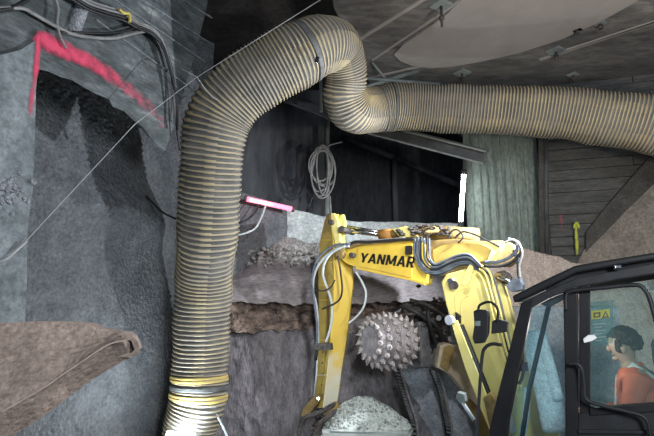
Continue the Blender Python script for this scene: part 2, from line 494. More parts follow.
# smooth lens-shaped plaster area
pp = [(394, 55), (400, 61), (412, 66), (430, 68.5), (452, 67), (480, 62), (520, 53), (560, 40), (600, 22), (636, 2), (680, -30), (700, -90), (560, -100), (505, -40), (470, -8), (445, 16), (420, 34), (402, 46)]
bm = bmesh.new(); prism(bm, [atz(x, y, ZC - 0.03) for x, y in pp], V((0, 0, 0.028))); build('plaster_patch', bm, M['patch'], ceil)
for a, b, wd in (((352, 44), (470, -30), .05), ((372, 60), (520, -40), .03), ((540, 60), (660, 20), .05), ((560, 52), (690, 10), .03), ((360, 80), (440, 62), .03)):
    A, B = atz(*a, ZC - 0.012), atz(*b, ZC - 0.012)
    bm = bmesh.new(); box(bm, (A + B) / 2, ((B - A).length, wd, 0.02), (B - A).to_track_quat('X', 'Z').to_matrix())
    build('formwork_ridge', bm, M['patch'], ceil)
# anchors hanging from the ceiling
def anchor(x, y, L, label):
    p = atz(x, y, ZC)
    t = thing('ceiling_anchor', p, label, 'anchor')
    R = Matrix.Rotation(0.6, 3, 'Z')
    bm = bmesh.new(); box(bm, p + V((0, 0, -0.015)), (min(.19, L * 1.3), min(.19, L * 1.3), 0.03), R, 0, 0.006); build('plate', bm, M['steel'], t)
    bm = bmesh.new(); cyl(bm, p + V((0, 0, -0.03)), p + V((0, 0, -L)), 0.016, 10); build('rod', bm, M['chain'], t)
    bm = bmesh.new(); cyl(bm, p + V((0, 0, -L * 0.55)), p + V((0, 0, -L * 0.55 - 0.04)), 0.032, 6); build('nut', bm, M['chain'], t)
anchor(441, 4, 0.28, 'rusty hanging anchor rod at the top edge of the pale plaster ceiling')
anchor(556, 50, 0.15, 'square dark anchor plate on the ceiling right of the plaster patch')
anchor(462, 72, 0.16, 'short anchor rod just above the horizontal duct')
anchor(573, 74, 0.10, 'small anchor stub above the horizontal duct, towards the right edge')
anchor(600, 22, 0.09, 'tiny bolt plate beside the tip of the plaster patch')
anchor(577, 28, 0.08, 'small dark bolt under the curved edge of the plaster patch')

# lit green-grey wall beside the tube lamp
a, b = at(466, 200, 7.7), at(541, 200, 7.3)
PG = vplane(466, 7.7, 541, 7.3)
bm = bmesh.new()
q = [V((a.x, a.y, -0.1)), V((b.x, b.y, -0.1)), V((b.x, b.y, ZC)), V((a.x, a.y, ZC))]
prism(bm, q, V((0.15, 0.35, 0)))
wg = struct(build('wall_right', bm, M['green_wall']))
for k in range(9):
    x = 474 + k * 7.6 + random.uniform(-1, 1)
    bm = bmesh.new(); A = PG(x, 200); box(bm, (A.x, A.y - 0.004, 4.2), (random.uniform(.008, .014), 0.014, 3.1)); build('formwork_ridge', bm, M['green_wall'], wg)
# planked wall on the right
c, d = at(547, 200, 7.15), at(800, 200, 6.2)
PR = vplane(547, 7.15, 800, 6.2)
bm = bmesh.new()
prism(bm, [V((c.x - .02, c.y + .05, -0.1)), V((d.x, d.y + .05, -0.1)), V((d.x, d.y + .05, ZC)), V((c.x - .02, c.y + .05, ZC))], V((0.1, 0.35, 0)))
wr = struct(build('wall_right', bm, M['rib_dark']))
Rr = (d - c); Rr.z = 0; Lr = Rr.length; Rr = Rr.to_track_quat('X', 'Z').to_matrix()
bm = bmesh.new(); box(bm, (0, 0, 0), (1, 1, 1), None, 0, 0.0); 
zz = 2.6
while zz < ZC - 0.08:
    h = random.uniform(0.13, 0.19)
    xx = 0.0
    while xx < Lr - 0.05:
        ln = min(random.uniform(1.1, 2.0), Lr - xx)
        bm = bmesh.new()
        R2 = Rr @ Matrix.Rotation(random.uniform(-.006, .006), 3, 'Y')
        cc = V((c.x, c.y, zz + h / 2)) + Rr @ V((xx + ln / 2, random.uniform(-.012, .012) + 0.02, 0))
        box(bm, cc, (ln - 0.008, 0.05, h - 0.009), R2, 0, 0.004)
        build('plank', bm, M['plank'], wr)
        xx += ln
    zz += h
bm.free() if bm.is_valid else None
# upright pipe at the corner of the two walls
tube_obj('trim_1', [at(541, 90, 7.0), at(542.5, 262, 7.0)], 0.045, M['rib_dark'], smooth_n=0)['kind'] = 'structure'
tube_obj('trim_2', [at(546, 90, 6.95), at(547, 262, 6.95)], 0.03, M['steel_dark'], smooth_n=0)['kind'] = 'structure'
# diagonal rib and smooth beige shotcrete below it
bm = bmesh.new()
prism(bm, [PR(x, y, -0.10) for x, y in ((586, 232), (600, 214), (622, 188), (645, 162), (680, 126), (712, 126), (680, 158), (655, 183), (625, 212), (598, 240), (586, 252))], PR.n * 0.14, 0, 0.01)
tag(build('diagonal_rib', bm, M['rib_dark'], wr))
bm = bmesh.new()
prism(bm, [PR(x, y, -0.06) for x, y in ((576, 266), (584, 250), (598, 238), (625, 210), (655, 181), (690, 150), (800, 150), (800, 420), (576, 420))], PR.n * 0.10)
build('shotcrete_skin', bm, M['plaster_beige'], wr)
# pale broken bench behind the cab
def f_bench(u, v):
    px = lerp(440, 850, u); py = lerp(240, 560, v)
    top = interp([(440, 246), (500, 246), (520, 248), (560, 257), (578, 264), (620, 266), (800, 262)], px)
    py = top + (py - 240)
    Y = 6.75 - 0.45 * min(1, v * 2)
    p = at(px, py, Y)
    q = p.copy()
    p.y += 0.05 * fbm(q, 3) + 0.02 * fbm(q, 12)
    p.z += 0.02 * fbm(q, 5)
    return p
struct(surf('rock_bench', f_bench, 160, 120, M['soil_lit'], back=(0, 0.45, 0)))

# ------------------------------------------------------------------ bench, soil seam and clay face (centre)
def face(name, x0, x1, tops, bots, Ytab, m, amp, nu, nv, streak=0, back=(0, 0.4, 0)):
    def f(u, v):
        px = lerp(x0, x1, u)
        py = lerp(interp(tops, px) + 2.5 * fbm((px * .05, 1, len(name)), 1), interp(bots, px) + 3.5 * fbm((px * .06, 2, len(name)), 1), v)
        Y = interp(Ytab, v)
        p = at(px, py, Y); q = p.copy()
        d = amp * fbm(q, 1.6, 4) + amp * 0.35 * fbm(q, 9, 3)
        if streak:
            d += streak * noise.noise(V(((q.x * 1.0 + q.z * 0.35) * 16, q.z * 1.5, 0))) + streak * 0.6 * noise.noise(V(((q.x + q.z * 0.3) * 40, q.z * 3, 3)))
        p.y += d; p.z += 0.3 * d
        return p
    return struct(surf(name, f, nu, nv, m, back=back))
face('rubble_slope', 205, 470, [(205, 262), (262, 246), (280, 236), (330, 246), (470, 256)], [(205, 300), (230, 276), (260, 264), (320, 268), (470, 282)], [(0, 7.2), (1, 6.75)], M['rubble'], 0.07, 130, 30)
face('rock_bench', 190, 470, [(190, 300), (230, 272), (260, 261), (320, 264), (470, 272)], [(190, 310), (230, 302), (330, 306), (400, 302), (470, 300)], [(0, 6.8), (.3, 6.45), (1, 6.3)], M['bench'], 0.05, 160, 40)
face('soil_seam', 190, 470, [(190, 302), (230, 296), (330, 300), (400, 296), (470, 296)], [(190, 330), (235, 330), (320, 334), (400, 325), (470, 320)], [(0, 6.36), (.5, 6.5), (1, 6.3)], M['soil'], 0.20, 170, 50)
face('clay_face', 150, 470, [(150, 322), (228, 322), (300, 328), (340, 322), (400, 316), (470, 312)], [(150, 540), (470, 540)], [(0, 6.42), (.08, 6.28), (1, 5.85)], M['clay'], 0.05, 260, 190, streak=0.011)
# rounded blue-grey clay flank
def f_flank(u, v):
    py = lerp(306, 560, v)
    xl = interp([(306, 405), (330, 372), (360, 385), (400, 402), (436, 412), (560, 440)], py)
    px = lerp(xl, 620, u)
    Y = 6.28 - 0.35 * math.sin(min(1, u * 3) * PI / 2) - 0.1 * v
    p = at(px, py, Y); q = p.copy(); p.y += 0.02 * fbm(q, 3) + 0.006 * fbm(q, 14)
    return p
struct(surf('clay_flank', f_flank, 120, 90, M['clay_blue'], back=(0, 0.3, 0)))
# small loose stones on the rubble slope
for k in range(60):
    px = random.uniform(244, 325); py = random.uniform(246, 266)
    p = at(px, py, 6.88 - (py - 246) * 0.012)
    s = random.uniform(0.018, 0.05)
    bm = bmesh.new()
    bmesh.ops.create_icosphere(bm, subdivisions=1, radius=1, matrix=Matrix.Translation(p) @ Matrix.Rotation(random.random() * 6, 4, (random.random(), 1, random.random())) @ Matrix.Diagonal((s, s * 0.8, s * 0.55, 1)))
    for v_ in bm.verts: v_.co += V([random.uniform(-s, s) * 0.2 for _ in range(3)])
    o = build('stone', bm, M['rubble'], bpy.data.objects['rubble_slope'])

# notched steel arcs in the clay flank
def arc(pix, Y, label):
    t = thing('notched_arc', at(pix[-1][0], pix[-1][1], Y), label, 'steel arc')
    pp = smooth_path([at(x, y, Y) for x, y in pix], 8)
    bm = bmesh.new(); tube(bm, pp, 0.016, 8); build('rim', bm, M['bench'], t)
    bm = bmesh.new(); tube(bm, [V(p) + V((-0.045, 0.03, 0)) for p in pp], 0.032, 8); build('backing', bm, M['black'], t)
    base = None
    for i in range(0, len(pp) - 1):
        p = V(pp[i]).lerp(V(pp[i + 1]), .5)
        bm = bmesh.new(); box(bm, p + V((-0.045, -0.012, 0)), (0.05, 0.04, 0.02), Matrix.Rotation(0.3, 3, 'Y'), 0, 0.004)
        build('notch', bm, M['gear'], t)
arc([(399, 362), (405, 386), (412, 408), (417, 426), (421, 470)], 5.80, 'black notched arc in the clay face, left one, above the gravel heap')
arc([(436, 370), (444, 390), (448, 410), (452, 430), (454, 470)], 5.78, 'black notched arc in the clay face, right one, nearer the yellow boom')

# ------------------------------------------------------------------ spray paint
def paint_strip(name, P_, pts, m, parent, off=-0.045, nseg=40, nc=10):
    """pts: (x, y, halfwidth px, strength) along the stroke, laid on plane P_"""
    sp = smooth_path(pts, 8)
    vs, fs, cov = [], [], []
    for i, (x, y, hw, s) in enumerate(sp):
        x2, y2 = sp[min(i + 1, len(sp) - 1)][:2]; x1, y1 = sp[max(i - 1, 0)][:2]
        dx, dy = x2 - x1, y2 - y1; l = math.hypot(dx, dy) or 1
        nx, ny = -dy / l, dx / l
        for k in range(nc + 1):
            t = k / nc * 2 - 1
            vs.append(tuple(P_(x + nx * hw * 1.35 * t, y + ny * hw * 1.35 * t, off)))
            e = 1 - abs(t) ** 2
            end = min(1, i / 3, (len(sp) - 1 - i) / 3)
            cov.append(max(0, e * s * end))
    for i in range(len(sp) - 1):
        for k in range(nc):
            a0 = i * (nc + 1) + k
            fs.append((a0, a0 + 1, a0 + nc + 2, a0 + nc + 1))
    me = bpy.data.meshes.new(name)
    me.from_pydata(vs, [], fs)
    at_ = me.attributes.new('cover', 'FLOAT', 'POINT')
    at_.data.foreach_set('value', cov)
    return link(name, me, m, parent)
o = paint_strip('paint_mark', PL, [(34, 33, 6, .5), (42, 38, 8, .9), (58, 47, 9, .9), (75, 55, 8, .9), (92, 63, 7, .85), (108, 74, 7, .75), (125, 86, 6, .6), (142, 100, 6, .5), (158, 116, 6, .4), (165, 132, 4, .4)], M['red_paint'], wl, -0.035)
o['label'] = 'bright red spray-painted diagonal line'
o = paint_strip('paint_mark', PL, [(39, 30, 3, .9), (38, 50, 3.2, .9), (36, 70, 3, .85), (33, 90, 3, .7), (31, 105, 3, .6), (30, 120, 2.5, .4)], M['red_paint'], wl, -0.036)
o['label'] = 'red spray-painted upright line'
o = paint_strip('paint_mark', PR, [(576, 222, 1.6, .9), (576, 232, 1.5, .9), (577, 245, 1.8, .9), (577, 256, 1.3, .8)], M['yellow_paint_mark'], wr, -0.13)
o['label'] = 'yellow-green spray-painted arrow'
o = paint_strip('paint_mark', PR, [(573, 231, 1.2, .8), (576.5, 223, 2.0, .9), (580, 230, 1.2, .8)], M['yellow_paint_mark'], wr, -0.131)
o['label'] = 'head of the yellow-green arrow'
o = paint_strip('paint_mark', PR, [(560, 213, 1.8, .5), (562, 224, 1.6, .5), (562, 234, 1.5, .35)], M['red_paint'], wr, -0.03)
o['label'] = 'faint red spray-painted mark'

# ================================================================== DUCT
RAD = 0.31
dp = [  # px, py, Y, radius
    (90, 590, 5.3, .28), (150, 530, 5.4, .28), (182, 462, 5.48, .27), (191, 430, 5.5, .275), (198, 400, 5.5, .295), (201, 350, 5.5, .305), (203, 290, 5.4, .305),
    (207, 240, 5.15, .318), (210, 190, 4.95, .32), (213, 145, 4.8, .322), (220, 115, 4.72, .325), (240, 91, 4.66, .325), (268, 72, 4.62, .325), (298, 55, 4.6, .32), (322, 45, 4.68, .30),
    (338, 50, 4.9, .26), (345, 74, 5.12, .235), (345, 95, 5.25, .25), (354, 110, 5.4, .27), (372, 110, 5.55, .26), (392, 107, 5.6, .275), (430, 108, 5.6, .285),
    (500, 110, 5.45, .285), (560, 113, 5.3, .29), (610, 119, 5.15, .30), (660, 127, 5.0, .305), (740, 145, 4.8, .305)]
ctl = [list(at(x, y, Y)) + [r] for x, y, Y, r in dp]
dense = smooth_path(ctl, 24)
# resample evenly
SUB = 6
S = [0]
for i in range(1, len(dense)):
    S.append(S[-1] + (V(dense[i][:3]) - V(dense[i - 1][:3])).length)
total = S[-1]
# the ribs are squeezed together where the hose is bunched up
tabp = [(0, .042), (3, .040), (4, .046), (6, .055), (9, .055), (11, .046), (12, .038), (15, .034), (19, .030), (22, .038), (26, .040)]
samp = []; j = 0; s_ = 0.0
while s_ < total - 0.01:
    while S[j + 1] < s_: j += 1
    t = (s_ - S[j]) / max(1e-9, S[j + 1] - S[j])
    samp.append([lerp(a_, b_, t) for a_, b_ in zip(dense[j], dense[j + 1])])
    s_ += interp(tabp, (j + t) / 24) / SUB
N = len(samp)
step = .042 / SUB
duct = thing('ventilation_duct', at(193, 425, 5.5), 'big yellow-grey ribbed ventilation duct bending up from the floor and along the ceiling', 'duct')
def lathe_path(samp, prof, seg=48, mats=None, wob=0.0):
    vs, fs, mi = [], [], []
    a = None; n = len(samp)
    pts = [V(s[:3]) for s in samp]
    for i in range(n):
        T = (pts[min(i + 3, n - 1)] - pts[max(i - 3, 0)]).normalized()
        if a is None:
            a = (V((0, 0, 1)) - T * T.z)
            if a.length < .1: a = V((1, 0, 0)) - T * T.x
        a = (a - T * a.dot(T)).normalized(); b = T.cross(a)
        r0 = samp[i][3]
        for k in range(seg):
            th = 2 * PI * k / seg
            d = a * math.cos(th) + b * math.sin(th)
            p = pts[i] + d * r0
            r = r0 + prof(i, th) + wob * noise.noise(p * 3.0) + wob * .5 * noise.noise(p * 7.0)
            vs.append(tuple(pts[i] + d * r))
    for i in range(n - 1):
        for k in range(seg):
            fs.append((i * seg + k, i * seg + (k + 1) % seg, (i + 1) * seg + (k + 1) % seg, (i + 1) * seg + k))
            mi.append(mats(i) if mats else 0)
    return vs, fs, mi
def dprof(i, th):
    ph = ((i + th / (2 * PI) * SUB) % SUB) / SUB
    return 0.011 * math.cos(2 * PI * ph)
SEG = 54
vs, fs, mi = lathe_path(samp, dprof, SEG, None, 0.022)
mi = []
for i in range(N - 1):
    for k in range(SEG):
        ph = ((i + 0.5 + (k + .5) / SEG * SUB) % SUB) / SUB
        mi.append(1 if (ph < 0.20 or ph > 0.80) else 0)
me = bpy.data.meshes.new('hose')
me.from_pydata(vs, [], fs)
me.polygons.foreach_set('use_smooth', [True] * len(fs))
me.polygons.foreach_set('material_index', mi)
link('hose', me, [M['fabric'], M['rib']], duct)
def band(idx_px, name, m, w_=0.05, extra=0.018, label=None, tilt=0):
    # nearest sample to a pixel
    best, bi = 1e9, 0
    for i in range(0, N, 2):
        r = V(samp[i][:3]) - CAM
        zc = r.dot(V((0, CP, SP))); X = r.x / zc * FPX + 327; Yp = 218 - r.dot(V((0, -SP, CP))) / zc * FPX
        d = math.hypot(X - idx_px[0], Yp - idx_px[1])
        if d < best: best, bi = d, i
    k = max(2, int(w_ / step / 2))
    sub = samp[max(0, bi - k):bi + k + 1]
    vs, fs, _ = lathe_path(sub, lambda i, th: extra + (0.0 if 0 < i < len(sub) - 1 else -0.012), 48, None, 0.022)
    me = bpy.data.meshes.new(name); me.from_pydata(vs, [], fs)
    o = link(name, me, m, duct)
    if label: o['label'] = label
    return o, samp[bi]
band((305, 52), 'clamp_band', M['band'], .06)
o, s = band((201, 387), 'clamp_band', M['band'], .045)
o, s = band((380, 110), 'clamp_band', M['band'], .05)
band((392, 107), 'clamp_band', M['band'], .02, .014)
for q in ((203, 376), (203, 379), (201, 394), (201, 397)): band(q, 'bare_rib', M['rib_bare'], .016, .016, 'bright yellow bare rib')
bm = bmesh.new(); pt = at(317, 60, 4.31); box(bm, pt, (0.04, 0.02, 0.07), Matrix.Rotation(.2, 3, 'Y'), 0, .004); build('buckle', bm, M['chrome'], duct)['label'] = 'shiny metal buckle'
# wires hanging the duct
for a_, b_ in (((322, 110), (322, 60)), ((380, 90), (380, 62)), ((597, 120), (597, 60))):
    pass

# ================================================================== BEAM, PIPES, CABLES
def ibeam(name, A, B, h, wd, m, label, cat, tilt=0):
    t = thing(name, A, label, cat)
    d = (B - A); Rm = d.to_track_quat('X', 'Z').to_matrix() @ Matrix.Rotation(tilt, 3, 'X')
    c_ = (A + B) / 2; Ln = d.length
    bm = bmesh.new(); box(bm, c_, (Ln, 0.015, h), Rm); build('web', bm, M['steel_dark'], t)
    for s_ in (-1, 1):
        bm = bmesh.new(); box(bm, c_ + Rm @ V((0, 0, s_ * h / 2)), (Ln, wd, 0.025), Rm); build('flange', bm, m, t)
    return t
ibeam('steel_beam', at(372, 128, 6.9), at(486, 157, 6.3), 0.16, 0.24, M['steel'], 'pale grey steel beam slanting under the horizontal duct', 'beam', 0.35)
ibeam('steel_beam', at(262, 88, 7.0), at(350, 122, 7.0), 0.14, 0.2, M['steel_dark'], 'short dark steel beam behind the bend of the duct', 'beam', 0.3)
tube_obj('hanger_pipe', [V((at(320, 72, 6.6).x, 6.6, 6.62)), at(321, 112, 6.6)], 0.025, M['steel'], smooth_n=0)
tag(bpy.data.objects['hanger_pipe'], 'thin pale hanger rod above the short dark beam', 'rod')
o = tube_obj('upright_pole', [V((at(327, 226, 7.9).x, 7.9, 6.61)), V((at(327, 226, 7.9).x, 7.9, -.05))], 0.045, M['steel'], smooth_n=0, seg=12)
tag(o, 'grey upright pole carrying the coiled cable', 'pole')
# crossing pipes under the ceiling, behind the duct
for a_, b_, r, lab in (((350, 92), (420, 70), .03, 'long thin dark pipe under the ceiling left of the horizontal duct'), ((362, 78), (440, 84), .022, 'thin dark rod just above the horizontal duct'), ((372, 62), (396, 92), .018, 'short thin rod crossing the ceiling edge')):
    tag(tube_obj('ceiling_pipe', [at(*a_, 6.3), at(*b_, 6.6)], r, M['steel'], smooth_n=0), lab, 'pipe')
# coiled cable
bm = bmesh.new()
cen = at(322, 176, 7.65)
pts = []
for k in range(7 * 16 + 1):
    th = 2 * PI * k / 16; tu = k / 16
    rx = 0.16 + 0.05 * math.sin(tu * 1.7); rz = 0.36 + 0.08 * math.sin(tu * 2.3 + 1)
    pts.append(cen + V((math.cos(th) * rx + 0.03 * math.sin(tu * 3), -0.06 + 0.02 * math.sin(tu * 4), math.sin(th) * rz - 0.06 * math.sin(tu * 1.9) + 0.02 - (0.36 - rz) * -1 * 0 + (0.44 - rz))))
tube(bm, smooth_path(pts, 2), 0.014, 6)
coil = thing('cable_coil', cen + V((0, 0, .44)), 'grey cable hanging in long loops on the upright pole', 'cable')
build('loops', bm, M['cable_grey'], coil)
tube_obj('tail', [at(330, 196, 7.6), at(331, 214, 7.5), at(333, 232, 7.4)], .014, M['cable_grey'], coil)
tube_obj('tail', [at(313, 196, 7.6), at(308, 208, 7.6), at(305, 214, 7.7)], .014, M['cable_black'], coil)
tube_obj('hook', [at(322, 152, 7.78), at(328, 146, 7.7), at(342, 142, 7.7)], .012, M['steel'], coil)
# cables on the upper left block
def wc(name, pix, r, m, label, off=-0.06):
    o = tube_obj(name, [PL(x, y, off) for x, y in pix], r, m)
    return tag(o, label, 'cable')
wc('cable', [(-20, 8), (20, 8), (34, 14), (48, 22), (70, 33), (90, 37), (115, 38), (140, 32), (152, 33), (162, 45), (170, 66), (173, 90), (172, 120)], .013, M['cable_grey'], 'thick pale grey cable sagging across the concrete above the red line')
wc('cable', [(-20, 12), (10, 8), (26, 0), (40, -12)], .014, M['cable_black'], 'short black cable in the top left corner')
wc('cable', [(60, 32), (95, 33), (120, 32), (142, 27), (156, 34), (167, 52), (174, 84), (177, 130), (180, 150)], .010, M['cable_black'], 'thin black cable running beside the pale grey one and dropping past the block corner')
wc('cable', [(52, -14), (58, 8), (57, 22), (60, 36), (66, 48)], .010, M['cable_grey'], 'short grey cable hanging straight down beside the red corner')
for k, (dy, r, m, lb) in enumerate([(0, .010, 'cable_grey', 'uppermost grey cable of the bundle entering at the top'), (3, .010, 'cable_grey', 'pale cable second from the top of the bundle'), (6, .012, 'cable_black', 'thicker black cable third from the top of the bundle'), (9, .011, 'cable_black', 'black cable at the bottom of the bundle')]):
    wc('cable', [(66, -14 + dy), (88, 0 + dy), (108, 7 + dy), (125, 12 + dy), (138, 22 + dy * .7), (152, 28 + dy * .7), (163, 42 + dy * .6), (171, 70 + dy * .3), (174 + dy * .3, 100), (178, 130)], r, M[m], lb, -0.09 - 0.006 * k)
wc('cable_tie', [(119, 9), (124, 13), (129, 14), (130, 22)], .012, M['cable_yellow'], 'yellow tie knotted round the cable bundle', -0.13)
# survey wires
def wire(pix, label, r=.003):
    pts = [at(*p) for p in pix]
    bm = bmesh.new(); tube(bm, pts, r, 6)
    tag(build('guide_wire', bm, M['wire']), label, 'wire')
wire([(-10, 270, 2.95), (27, 240, 3.1), (135, 124, 3.6), (197, 77, 4.0)], 'thin wire running up diagonally across the dark shotcrete')
wire([(197, 77, 4.0), (320, 0, 4.3), (340, -14, 4.4)], 'thin wire from the knot up over the duct to the ceiling')
wire([(197, 77, 4.0), (184, 70, 4.05), (176, 64, 4.1)], 'short wire from the knot to the block corner')
wire([(197, 77, 4.0), (203, 86, 4.2), (213, 98, 4.35), (222, 102, 4.4)], 'short wire from the knot down onto the duct shoulder')
wire([(-10, 266, 2.95), (8, 258, 3.0), (27, 241, 3.08)], 'dark cord lying along the jamb at the left edge', .008)
tag(tube_obj('cable', [at(232, 236, 6.3), at(246, 233, 6.3), at(257, 226, 6.4), at(266, 205, 6.62)], .013, M['hose_white']), 'white cable curving down from the pink tube lamp to the duct', 'cable')
tag(tube_obj('cable', [at(232, 226, 6.3), at(242, 222, 6.3), at(252, 216, 6.4), at(260, 204, 6.55)], .012, M['cable_black']), 'black cable curving above the white one behind the duct', 'cable')
tag(tube_obj('cable', [at(146, 196, 5.3), at(154, 204, 5.2), at(162, 212, 5.15), at(178, 220, 5.1)], .011, M['cable_black']), 'short black cable running from the shotcrete to the duct', 'cable')
tag(tube_obj('cable', [at(216, 414, 5.35), at(222, 425, 5.4), at(228, 440, 5.4), at(232, 470, 5.4)], .012, M['hose_white']), 'thin white cable hanging below the foot of the duct', 'cable')

# ================================================================== LAMPS
# upright tube lamp
t = thing('tube_lamp', at(462, 224, 7.35), 'upright white tube lamp glowing beside the green-grey wall', 'lamp')
bm = bmesh.new(); cyl(bm, at(460.5, 223, 7.3), at(463.8, 174, 7.3), .032, 16); build('tube', bm, M['lamp_white'], t)
for y0, y1 in ((170, 175), (222, 228)):
    bm = bmesh.new(); cyl(bm, at(464 if y0 < 200 else 460.3, y0, 7.3), at(463.7 if y0 < 200 else 460.5, y1, 7.3), .05, 14); build('end_cap', bm, M['steel_dark'], t)
bm = bmesh.new(); cyl(bm, at(464.6, 160, 7.42), at(461, 240, 7.42), .03, 10); build('backing_rail', bm, M['steel'], t)
# pink tube lamp on the ledge
t = thing('tube_lamp', at(268, 206, 6.7), 'pink-red glowing tube lamp lying on top of the pale wall', 'lamp')
bm = bmesh.new(); cyl(bm, at(247, 199, 6.45), at(292, 209, 7.0), .035, 16); build('tube', bm, M['lamp_pink'], t)
bm = bmesh.new(); cyl(bm, at(250, 199.9, 6.44), at(272, 204.6, 6.70), .018, 12); build('bright_core', bm, M['lamp_pink_core'], t)
for xa, ya, xb, yb, Y in ((244.5, 198.4, 247, 199, 6.45), (292, 209, 294.5, 209.6, 7.0)):
    bm = bmesh.new(); cyl(bm, at(xa, ya, Y), at(xb, yb, Y), .042, 14); build('end_cap', bm, M['steel_dark'], t)
# floodlight by the duct foot (below the frame edge)
L0 = at(179, 440, 5.02)
RL = Matrix.Rotation(math.radians(22), 3, 'X') @ Matrix.Rotation(math.radians(8), 3, 'Y')
t = thing('work_floodlight', (L0.x, L0.y, 0), 'glaring floodlight on a short stand shining up at the duct foot', 'lamp')
bm = bmesh.new(); box(bm, L0 + RL @ V((0, 0, -.05)), (0.32, 0.22, 0.07), RL, 0, .01); build('housing', bm, M['black'], t)
bm = bmesh.new(); box(bm, L0, (0.28, 0.18, 0.03), RL, 0, .004); build('lens', bm, M['lamp_flood'], t)
bm = bmesh.new(); cyl(bm, V((L0.x, L0.y, -0.1)), L0 - V((0, 0, .07)), .02, 10); build('stand', bm, M['steel_dark'], t)
bm = bmesh.new(); cyl(bm, V((L0.x, L0.y, -0.08)), V((L0.x, L0.y, 0.0)), .16, 16); build('base', bm, M['steel_dark'], t)

# ================================================================== EXCAVATOR
ex = thing('excavator', (2.2, 3.6, 0), 'yellow excavator with black cab, folded boom and arm reaching down to the gravel heap', 'excavator')
F = V((-1.72, 1.04, -0.22)).normalized()
Wd = V((1.04, 1.72, 0)).normalized()
U = Wd.cross(F).normalized()
if U.z < 0: U = -U
pc = at(570, 350, 3.05)
CPn = Plane(pc, Wd)
def cb(bm, pix, off, dep, mi=0, bevel=0.0):
    return prism(bm, [CPn(x, y, off) for x, y in pix], Wd * dep, mi, bevel)
CW = 1.0
pillars = {
 'front_pillar': [(521, 303), (534, 297), (532, 306), (509, 420), (497, 520), (478, 520), (489, 430), (500, 385)],
 'door_pillar': [(563, 288), (576, 285), (578, 300), (578, 560), (566, 560), (565, 380)],
 'door_frame_upright': [(579, 286), (590, 284), (590, 404), (590, 560), (580, 560)],
}
for nm, pix in pillars.items():
    bm = bmesh.new(); cb(bm, pix, 0.0 if nm != 'door_frame_upright' else 0.015, 0.06, 0, 0.006)
    build(nm, bm, M['black'], ex)
for nm, pp_ in (('front_pillar', [(530, 304), (505, 410), (488, 520)]), ('door_pillar', [(571, 288), (572, 400), (572, 560)])):
    tube_obj(nm, [CPn(x, y, 0) + Wd * (CW - .02) for x, y in pp_], .02, M['black'], ex, smooth_n=0)
rail = [(519, 304), (545, 291), (577, 278), (620, 269.5), (660, 262), (730, 250), (730, 262), (660, 273), (620, 279), (578, 287), (548, 299), (530, 309)]
for off in (0, CW - .06):
    bm = bmesh.new(); prism(bm, [CPn(x, y, 0) + Wd * off for x, y in rail], Wd * 0.06, 0, 0.006); build('roof_rail', bm, M['black_worn'], ex)
roof = [(512, 296), (540, 282), (575, 265.5), (620, 258), (660, 251.5), (735, 240), (735, 247), (660, 258.5), (620, 265), (576, 273), (542, 290), (514, 303)]
bm = bmesh.new(); prism(bm, [CPn(x, y, -0.07) for x, y in roof], Wd * (CW + 0.14), 0, 0.012)
build('cab_roof', bm, M['black'], ex)
bm = bmesh.new(); prism(bm, [CPn(x, y, 0.03) for x, y in [(545, 287), (577, 272), (660, 256), (730, 245), (730, 255), (660, 266), (577, 282), (548, 295)]], Wd * (CW - .06)); build('roof_lining', bm, M['black_worn'], ex)
bm = bmesh.new(); c_ = CPn(617, 266, -0.04); box(bm, c_, (0.045, 0.03, 0.04), None, 0, .008); build('roof_bolt', bm, M['chrome'], ex)
# lower body panel of the door, rear pillar, back wall
bm = bmesh.new(); cb(bm, [(589, 408), (620, 405.5), (660, 403), (730, 399), (730, 410), (660, 412), (590, 416)], 0.0, 0.05, 0, .006); build('window_sill', bm, M['black'], ex)
bm = bmesh.new(); cb(bm, [(578, 414), (660, 409), (730, 406), (730, 640), (578, 640)], 0.01, 0.05, 0, .006); door = build('door_panel', bm, M['black_worn'], ex)
bm = bmesh.new(); cb(bm, [(578, 430), (660, 431), (730, 431.5), (730, 435), (660, 434.5), (578, 433.5)], -0.012, 0.03, 0, .003); build('panel_ridge', bm, M['black_worn'], door)
bm = bmesh.new(); cb(bm, [(716, 245), (735, 242), (735, 640), (716, 640)], 0.0, CW, 0, .006); o = build('rear_pillar', bm, M['black'], ex)
bm = bmesh.new(); cb(bm, [(478, 520), (566, 520), (578, 640), (470, 640)], 0.0, 0.05, 0, .006); build('front_panel', bm, M['black_worn'], ex)
bm = bmesh.new(); prism(bm, [CPn(x, y, 0) + Wd * (CW - .06) for x, y in [(478, 520), (730, 520), (730, 640), (470, 640)]], Wd * .05, 0, .006); build('far_panel', bm, M['black_worn'], ex)
bm = bmesh.new(); cb(bm, [(470, 632), (735, 632), (735, 650), (470, 650)], 0.0, CW, 0); build('cab_floor', bm, M['black_worn'], ex)
# glass panes
def pane(name, pix, off, m):
    bm = bmesh.new(); prism(bm, [CPn(x, y, 0) + Wd * off for x, y in pix], Wd * 0.006); return build(name, bm, m, ex)
pane('side_window', [(590, 288), (660, 279), (716, 272), (716, 400), (660, 404), (590, 409)], 0.03, M['glass'])
pane('front_quarter_window', [(534, 307), (563, 295), (565, 380), (566, 520), (499, 520), (509, 425)], 0.03, M['glass_front'])
# windshield between the front pillars
a0, a1 = CPn(530, 306), CPn(484, 520)
bm = bmesh.new(); prism(bm, [a0, a1, a1 + Wd * CW, a0 + Wd * CW], F * 0.006); build('windshield', bm, M['glass_front'], ex)
